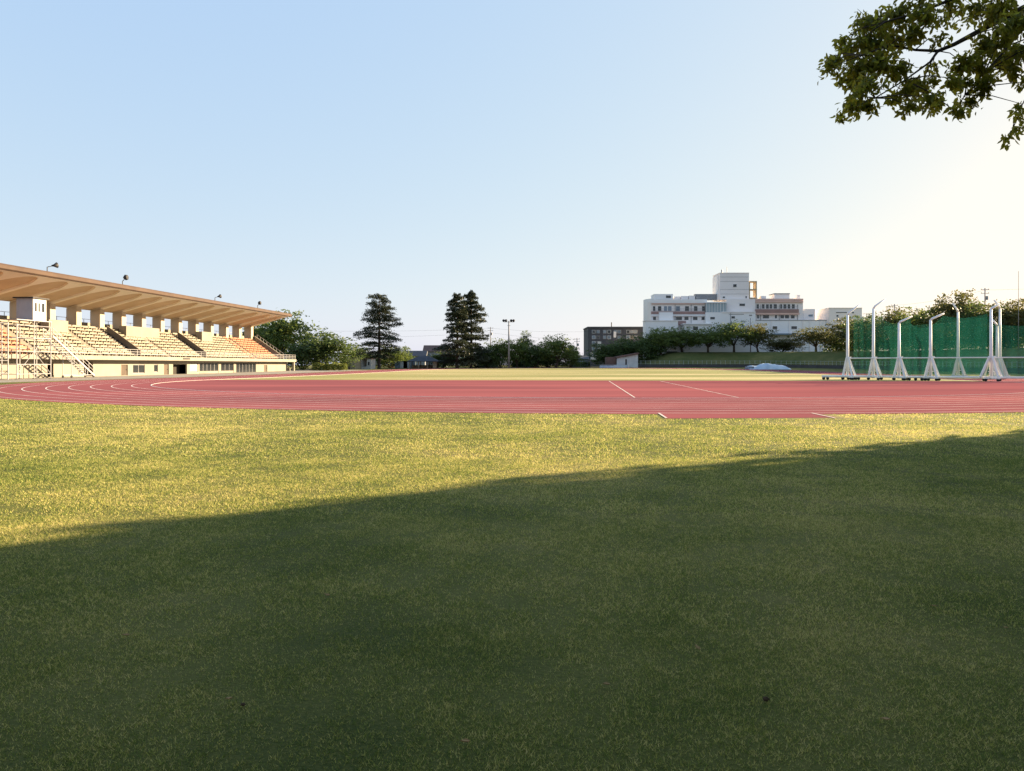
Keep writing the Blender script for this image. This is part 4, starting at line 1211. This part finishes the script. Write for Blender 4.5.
# floodlight mast
Y = 223.0; k = Y / F; t = empty('floodlight_mast', (gx(508.8, Y), Y, zg(Y)), 0, 'tall single floodlight mast with four lamps at the far end', 'floodlight')
hh = H + (HY - 321) * k - zg(Y)
m = MB(); m.tube([(0, 0, -.1), (0, 0, 6), (0, 0, hh)], [.30, .25, .16], 10); m.build('mast', M['poleconc'], t, True)
m = MB(); m.bar((-1.7, 0, hh - .3), (1.7, 0, hh - .3), .14); m.bar((-.5, 0, hh - 1.4), (.5, 0, hh - 1.4), .1); m.build('cross_arm', M['galv'], t)
for x in (-1.6, -.85, .75, 1.5):
    m = MB(); m.tube([(x, -.1, hh - .2), (x, -.35, hh + .05), (x, -.65, hh + .1)], [.16, .34, .42], 10); m.build('lamp', M['dark'], t, True)

# utility poles and wires
def upole(px, Y, ytop, label, arms=2, r=.16, zb=None):
    z0 = zg(Y) if zb is None else zb
    hh = H + (HY - ytop) / F * Y - z0
    t = empty('utility_pole', (gx(px, Y), Y, z0), 0, label, 'utility pole', 'utility poles beyond the field')
    m = MB(); m.tube([(0, 0, -.2), (0, 0, hh)], [r * 1.3, r * .85], 8); m.build('pole', M['poleconc'], t, True)
    for i in range(arms):
        m = MB(); z = hh - .4 - i * .9; m.bar((-1.0, 0, z), (1.0, 0, z), .12)
        for x in (-.9, 0, .9): m.tube([(x, 0, z), (x, 0, z + .28)], .07, 6)
        m.build('cross_arm', M['galv'], t)
    if arms:
        m = MB(); m.tube([(.38, -.1, hh - 2.9), (.38, -.1, hh - 2.0)], .3, 8); m.build('transformer', M['galv'], t)
    return Vector((gx(px, Y), Y, z0 + hh))
a = upole(490.5, 256, 327, 'utility pole with transformer above the trees right of the cedars')
b = upole(577, 262, 338, 'utility pole in the gap left of the dark block')
c = upole(985, 176, 288, 'utility pole rising above the bank trees at right', r=.15)
d = upole(894.5, 214, 304, 'utility pole top above the trees behind the cage', 1)
e = upole(750.5, 252, 318, 'thin pole standing among bank trees before the hospital', 0, r=.13, zb=bank_z(252))
upole(1018.5, 150, 271, 'very thin tall pole at the right edge of the photo', 0, r=.05)
def wire(pts, label):
    m = MB(tuple(pts[0]))
    full = []
    for p, q in zip(pts[:-1], pts[1:]):
        p = Vector(p); q = Vector(q)
        for i in range(13):
            s = i / 12; x = p.lerp(q, s); x.z -= 1.2 * 4 * s * (1 - s) * .5; full.append(tuple(x))
    m.tube(full, .02, 5)
    o = m.build('power_line', M['dark']); o.location = pts[0]
    tag(o, label, 'power line', 'power lines between the utility poles')
wire([(-75, 262, a.z - 1), a + Vector((0, 0, -.4)), (gx(589, 262), 262, H + (HY - 331.5) / F * 262)], 'upper power line crossing the gap between cedars and dark block')
wire([(-75, 262, a.z - 3.5), a + Vector((0, 0, -2.0)), b + Vector((0, 0, -.4))], 'lower power line ending at the pole left of the dark block')
wire([d + Vector((0, 0, -.4)), c + Vector((0, 0, -.5)), (150, 150, c.z)], 'power line over the bank trees behind the cage')

# ------------------------------------------------------------------ overhanging tree, top right
ot = empty('overhanging_tree', (10.2, 8.2, 0), 0, 'leafy branch of a near tree hanging into the top right corner', 'tree')
rg = np.random.default_rng(33)
OFF = np.array([10.2, 8.2, 0])
def P3(px, py, Y): return np.array(at(px, py, Y))
tk = MB((10.2, 8.2, 0))
tk.tube([(10.2, 8.2, -.2), (10.2, 8.2, .3), (10.0, 8.1, 2.2), (9.7, 8.0, 3.6), (9.9, 8.2, 5.5), (10.1, 8.3, 7.5)], [.34, .26, .22, .2, .15, .06], 10)
tk.build('trunk', M['bark'], ot, True)
lb = MB((10.2, 8.2, 0))
def limb(pts, rad): lb.tube([tuple(p) for p in pts], [r * .72 for r in rad], 7)
main = [(9.75, 8.0, 3.4), (9.0, 7.85, 3.95), (8.2, 7.65, 4.4), (7.3, 7.4, 4.75), (6.4, 7.1, 5.0), P3(1085, -15, 6.9), P3(1024, 8, 6.7), P3(985, 28, 6.6), P3(955, 44, 6.5), P3(938, 51, 6.45)]
limb(main, [.13, .12, .105, .09, .078, .06, .044, .034, .026, .022])
limb([P3(938, 51, 6.45), P3(915, 50, 6.4), P3(890, 45, 6.3), P3(862, 55, 6.2), P3(838, 64, 6.1)], [.02, .015, .012, .008, .004])
limb([P3(938, 51, 6.45), P3(930, 62, 6.4), P3(905, 80, 6.3), P3(875, 98, 6.2), P3(852, 108, 6.15)], [.018, .013, .010, .007, .003])
limb([P3(1085, -15, 6.9), P3(1030, -20, 6.6), P3(960, -4, 6.4), P3(920, 12, 6.3), P3(885, 22, 6.2), P3(865, 36, 6.1)], [.05, .035, .022, .016, .010, .004])
limb([P3(1024, 8, 6.7), P3(1010, 45, 6.6), P3(985, 72, 6.5), P3(965, 95, 6.45), P3(952, 116, 6.4)], [.028, .016, .010, .007, .003])
limb([P3(1085, -15, 6.9), P3(1070, 30, 6.8), P3(1040, 72, 6.7), P3(1022, 105, 6.65), P3(1012, 132, 6.6)], [.04, .02, .012, .007, .003])
limb([(9.9, 8.2, 5.0), (8.6, 9.4, 6.2), (7.9, 10.6, 7.2)], [.09, .06, .02]); limb([(10.0, 8.2, 5.6), (11.6, 7.0, 7.0), (12.6, 6.2, 7.8)], [.09, .06, .02])
limb([(10.0, 8.2, 5.0), (11.5, 9.6, 6.3), (12.4, 10.8, 7.1)], [.09, .06, .02]); limb([(9.9, 8.1, 4.6), (9.3, 6.2, 5.8), (8.9, 4.8, 6.6)], [.09, .06, .02])
# leaf clusters of the visible part: (px, py, radius px, count)
cl = [(872, 22, 25, 150), (898, 12, 24, 150), (925, 14, 22, 120), (868, 44, 24, 170), (890, 40, 20, 120), (848, 50, 18, 100), (833, 62, 13, 60), (858, 66, 20, 120), (880, 62, 20, 120),
      (850, 82, 14, 75), (866, 86, 18, 100), (852, 102, 12, 60), (866, 104, 10, 50), (838, 116, 4, 12), (898, 66, 16, 80), (905, 88, 18, 95), (922, 84, 15, 75), (930, 98, 12, 60), (908, 106, 10, 40), (893, 100, 8, 22),
      (936, 106, 7, 25), (950, 6, 18, 70), (975, 8, 18, 100), (1000, 10, 22, 150), (1018, 22, 18, 110), (1005, 34, 20, 130), (985, 44, 18, 100), (962, 62, 17, 90), (978, 66, 17, 90), (1000, 58, 18, 100), (1018, 50, 14, 80),
      (950, 78, 10, 40), (968, 82, 12, 50), (982, 88, 12, 55), (968, 100, 12, 55), (956, 112, 8, 30), (990, 80, 8, 25), (1014, 72, 9, 26), (1022, 82, 6, 14), (1022, 104, 6, 16), (1018, 112, 5, 9), (1018, 130, 5, 8), (1009, 137, 4, 5),
      (940, 36, 9, 22), (912, 34, 16, 70), (932, 66, 9, 26), (828, 58, 8, 24), (842, 40, 9, 26), (1008, 66, 10, 40),
      (1045, 10, 24, 170), (1052, 40, 20, 120), (1075, -15, 26, 170), (1040, -22, 24, 150), (1000, -22, 24, 150), (960, -22, 22, 130), (920, -18, 20, 110), (1095, 20, 26, 170), (1115, -20, 30, 200), (1060, 78, 16, 80), (1140, 10, 34, 220), (1130, -60, 34, 220), (1080, -60, 30, 200), (1030, -55, 26, 150), (1180, -30, 36, 220)]
pts = []; tw = MB((10.2, 8.2, 0))
sk = [P3(*q) for q in ((938, 51, 6.45), (915, 50, 6.4), (890, 45, 6.3), (862, 55, 6.2), (905, 80, 6.3), (875, 98, 6.2), (960, -4, 6.4), (920, 12, 6.3), (885, 22, 6.2), (1010, 45, 6.6), (985, 72, 6.5), (965, 95, 6.45), (985, 28, 6.6), (1022, 105, 6.65), (1012, 132, 6.6), (1040, 72, 6.7))]
for px, py, r, n in cl:
    Yc = 6.35 + rg.normal() * .22
    c = P3(px, py, Yc); rr = r / F * Yc
    # twigs from the nearest skeleton point
    d = [np.linalg.norm(c - s) for s in sk]; s0 = sk[int(np.argmin(d))]
    tw.tube([tuple(s0), tuple((s0 + c) / 2 + np.array([0, 0, .03])), tuple(c)], [.007, .005, .003], 4)
    for q in range(max(2, n // 7)):
        dirv = rg.normal(size=3); dirv[1] *= 1.2; dirv /= np.linalg.norm(dirv)
        e = c + dirv * rr * rg.uniform(.6, 1.05); e[2] -= .02
        tw.tube([tuple(c), tuple(e)], [.003, .0015], 4)
        m_ = 15
        s = rg.uniform(.1, 1.05, m_)[:, None]
        p = c + (e - c) * s + rg.normal(size=(m_, 3)) * np.array([.022, .035, .022])
        pts.append(p)
lb.f += []
lb.v += []
lb.build('limbs', M['bark'], ot, True)
tw.build('twigs', M['bark'], ot)
P = np.concatenate(pts)
n = len(P)
# leaf shape: pointed oval, folded along the rib and drooping
ax_ = rg.normal(size=(n, 3)); ax_[:, 2] -= .9; ax_ /= np.linalg.norm(ax_, axis=1)[:, None]
sd = rg.normal(size=(n, 3)); sd -= ax_ * (sd * ax_).sum(1)[:, None]; sd /= np.linalg.norm(sd, axis=1)[:, None]
up = np.cross(ax_, sd)
ln = rg.uniform(.038, .075, n)[:, None]; wd = ln * rg.uniform(.20, .28, n)[:, None]
def lf(a, b, c): return P + ax_ * ln * a + sd * wd * b + up * wd * c
V = np.stack([lf(0, 0, 0), lf(.3, -.9, .35), lf(.65, -.8, .25), lf(1, 0, -.2), lf(.65, .8, .25), lf(.3, .9, .35)], 1).reshape(-1, 3) - OFF
b6 = np.arange(n)[:, None] * 6
Fc = np.concatenate([np.concatenate([b6, b6 + 1, b6 + 2, b6 + 3], 1), np.concatenate([b6, b6 + 3, b6 + 4, b6 + 5], 1)], 0)
# the rest of the crown, out of the photo
Pc, _ = crown_points(np.random.default_rng(9), (10.2, 8.6, 6.6), (3.4, 3.4, 2.2), 260, 40, .34)
px_ = HX + F * Pc[:, 0] / Pc[:, 1]; py_ = HY - F * (Pc[:, 2] - H) / Pc[:, 1]
ok = ~((px_ < 1060) & (py_ > -40) & (Pc[:, 1] > 0))
V2, F2 = leaf_quads(Pc[ok], .13, np.random.default_rng(10), .2)
V2 = V2 - OFF
Vall = np.concatenate([V, V2]); Fall = np.concatenate([Fc, F2 + len(V)])
link('crown', np_mesh('branch_leaves', Vall, Fall), ot, M['leaf_near'])

# trees beside the lawn, out of the photo, whose shade lies on the near grass
SAZ, SEL = R(60), R(15.5)
sd_ = Vector((math.sin(SAZ), math.cos(SAZ)))
nr_ = Vector((-sd_.y, sd_.x))
A0 = Vector((11.9, 16.8))
for i, (along, back, h, wd_) in enumerate(((15, 4.9, 12.8, 4.9), (23.5, 5.2, 16.2, 5.2), (32, 5.6, 19, 5.4), (19.3, 5.2, 14.5, 5.0), (27.8, 5.5, 17.8, 5.2), (20, 9.5, 15, 5.5), (29, 12, 17, 5.5), (16, 16, 14, 5.5), (26, 20, 15.5, 5.6), (13, 24, 11, 5.4), (22, 28, 13, 5.5), (4, 27, 12, 5.2), (-6, 26, 13, 5.5), (-17, 27, 12, 5.5), (6, 20, 11, 4.6), (-10, 33, 13, 5.5), (5, 34, 13, 5.5), (0, 0, 11, 5.6), (0, 0, 12, 6.2), (0, 0, 11, 4.6), (0, 0, 11, 5.0))):
    p = A0 + sd_ * along - nr_ * back if i < 17 else Vector(((-5.5, -4.5), (3.5, -5.5), (9.0, -1.0), (-13.5, 0.5))[i - 17])  # last four stand round the camera, added to block skylight from the near grass
    pr = (5, 5, 5, 5, 5, 5, 5, 5, 5, 0, 4, 0, 1, 0, 4, 4, 1, 0, 1, 0, 0)[i]
    t = broadleaf(0, p.y, 0, 0, pr, 'leaf_mid', 'shade tree beside the lawn outside the photo', 'shade trees beside the lawn', x=p.x, h=h)
    sp_ = (4.6, 5.6, 3.6, 6.4, 4.4, 4.4)[pr]
    t.scale = (wd_ / sp_, wd_ / sp_, h / 10.4)

# fallen leaves and a clod in the lawn
for i, (px, py) in enumerate(((610, 690), (880, 725), (700, 655), (1005, 632), (130, 640), (470, 748), (330, 600), (930, 610), (225, 705))):
    Y = F * H / (py - HY); X = gx(px, Y)
    l = .035
    a = random.uniform(0, 6.28)
    V = [(0, 0, .034), (l * .4, -l * .35, .042), (l * .9, -l * .28, .040), (l * 1.3, 0, .046), (l * .9, l * .28, .042), (l * .4, l * .35, .038), (0, 0, .030), (l * .4, -l * .35, .038), (l * .9, -l * .28, .036), (l * 1.3, 0, .042), (l * .9, l * .28, .038), (l * .4, l * .35, .034)]
    me = bpy.data.meshes.new('fallen_leaf'); me.from_pydata(V, [], [(0, 1, 2, 3), (0, 3, 4, 5), (9, 8, 7, 6), (11, 10, 9, 6)] + [(i, (i + 1) % 6, (i + 1) % 6 + 6, i + 6) for i in range(6)]); me.update()
    o = link('fallen_leaf', me, None, M['deadleaf'], (X, Y, 0), (0, 0, a))
    tag(o, 'small dry leaf lying on the shaded lawn', 'leaf', 'dry leaves on the lawn')
for px, py, r, lab in ((243, 708, .011, 'dark soil clod lying on the lawn at lower left'), (766, 703, .014, 'brown soil clod lying on the lawn at lower right')):
    Y = F * H / (py - HY); rg2 = random.Random(px)
    V = []; Fs = []
    for i in range(5):
        for j in range(8):
            a = math.pi * (i + .5) / 5; b_ = 2 * math.pi * j / 8; q = r * rg2.uniform(.7, 1.2)
            V.append((q * math.sin(a) * math.cos(b_) * 1.3, q * math.sin(a) * math.sin(b_), q * math.cos(a) * .8 + r * .7 + .01))
    for i in range(4):
        for j in range(8): Fs.append((i * 8 + j, (i + 1) * 8 + j, (i + 1) * 8 + (j + 1) % 8, i * 8 + (j + 1) % 8))
    Fs += [tuple(range(8)), tuple(range(39, 31, -1))]
    me = bpy.data.meshes.new('soil_clod'); me.from_pydata(V, [], Fs); me.update()
    tag(link('soil_clod', me, None, M['soil'], (gx(px, Y), Y, 0)), lab, 'clod')

# ------------------------------------------------------------------ light, sky, camera
wd_ = bpy.data.worlds.new('World'); S.world = wd_; wd_.use_nodes = True
nt = wd_.node_tree; bg = nt.nodes['Background']
sk_ = nt.nodes.new('ShaderNodeTexSky'); sk_.sky_type = 'NISHITA'; sk_.sun_disc = False
sk_.sun_elevation = SEL; sk_.sun_rotation = SAZ
sk_.air_density = 1.0; sk_.dust_density = 1.0; sk_.ozone_density = 1.0; sk_.altitude = 10
# the camera's soft rendering of the sky: each channel compressed by its own exponent
sep = nt.nodes.new('ShaderNodeSeparateColor'); cmb = nt.nodes.new('ShaderNodeCombineColor')
nt.links.new(sk_.outputs['Color'], sep.inputs['Color'])
for i, (g_, c_) in enumerate(((0.40, 0.835), (0.27, 1.05), (0.02, 1.64))):
    pw = nt.nodes.new('ShaderNodeMath'); pw.operation = 'POWER'; pw.inputs[1].default_value = g_
    ml = nt.nodes.new('ShaderNodeMath'); ml.operation = 'MULTIPLY'; ml.inputs[1].default_value = c_
    nt.links.new(sep.outputs[i], pw.inputs[0]); nt.links.new(pw.outputs[0], ml.inputs[0]); nt.links.new(ml.outputs[0], cmb.inputs[i])
nt.links.new(cmb.outputs['Color'], bg.inputs['Color']); bg.inputs['Strength'].default_value = 0.113
su = bpy.data.lights.new('sun', 'SUN'); su.energy = 4.6; su.angle = R(0.5); su.color = (1.0, 0.76, 0.47)
so = bpy.data.objects.new('sun', su); COL.objects.link(so)
dv = Vector((math.sin(SAZ) * math.cos(SEL), math.cos(SAZ) * math.cos(SEL), math.sin(SEL)))
so.rotation_euler = dv.to_track_quat('Z', 'Y').to_euler(); so.location = (60, 40, 60)

cam = bpy.data.cameras.new('camera'); co = bpy.data.objects.new('camera', cam); COL.objects.link(co)
co.location = (0, 0, H); co.rotation_euler = (R(90), 0, 0)
cam.sensor_width = 36; cam.lens = 36 * F / 1024
cam.shift_y = -(385.5 - HY) / 1024
cam.clip_start = 0.05; cam.clip_end = 12000
S.camera = co
S.view_settings.view_transform = 'Standard'; S.view_settings.look = 'None'
S.view_settings.exposure = 2.27; S.view_settings.gamma = 1; S.view_settings.use_curve_mapping = False
S.cycles.use_denoising = True; S.cycles.denoising_prefilter = 'NONE'; S.cycles.max_bounces = 8; S.cycles.transparent_max_bounces = 24
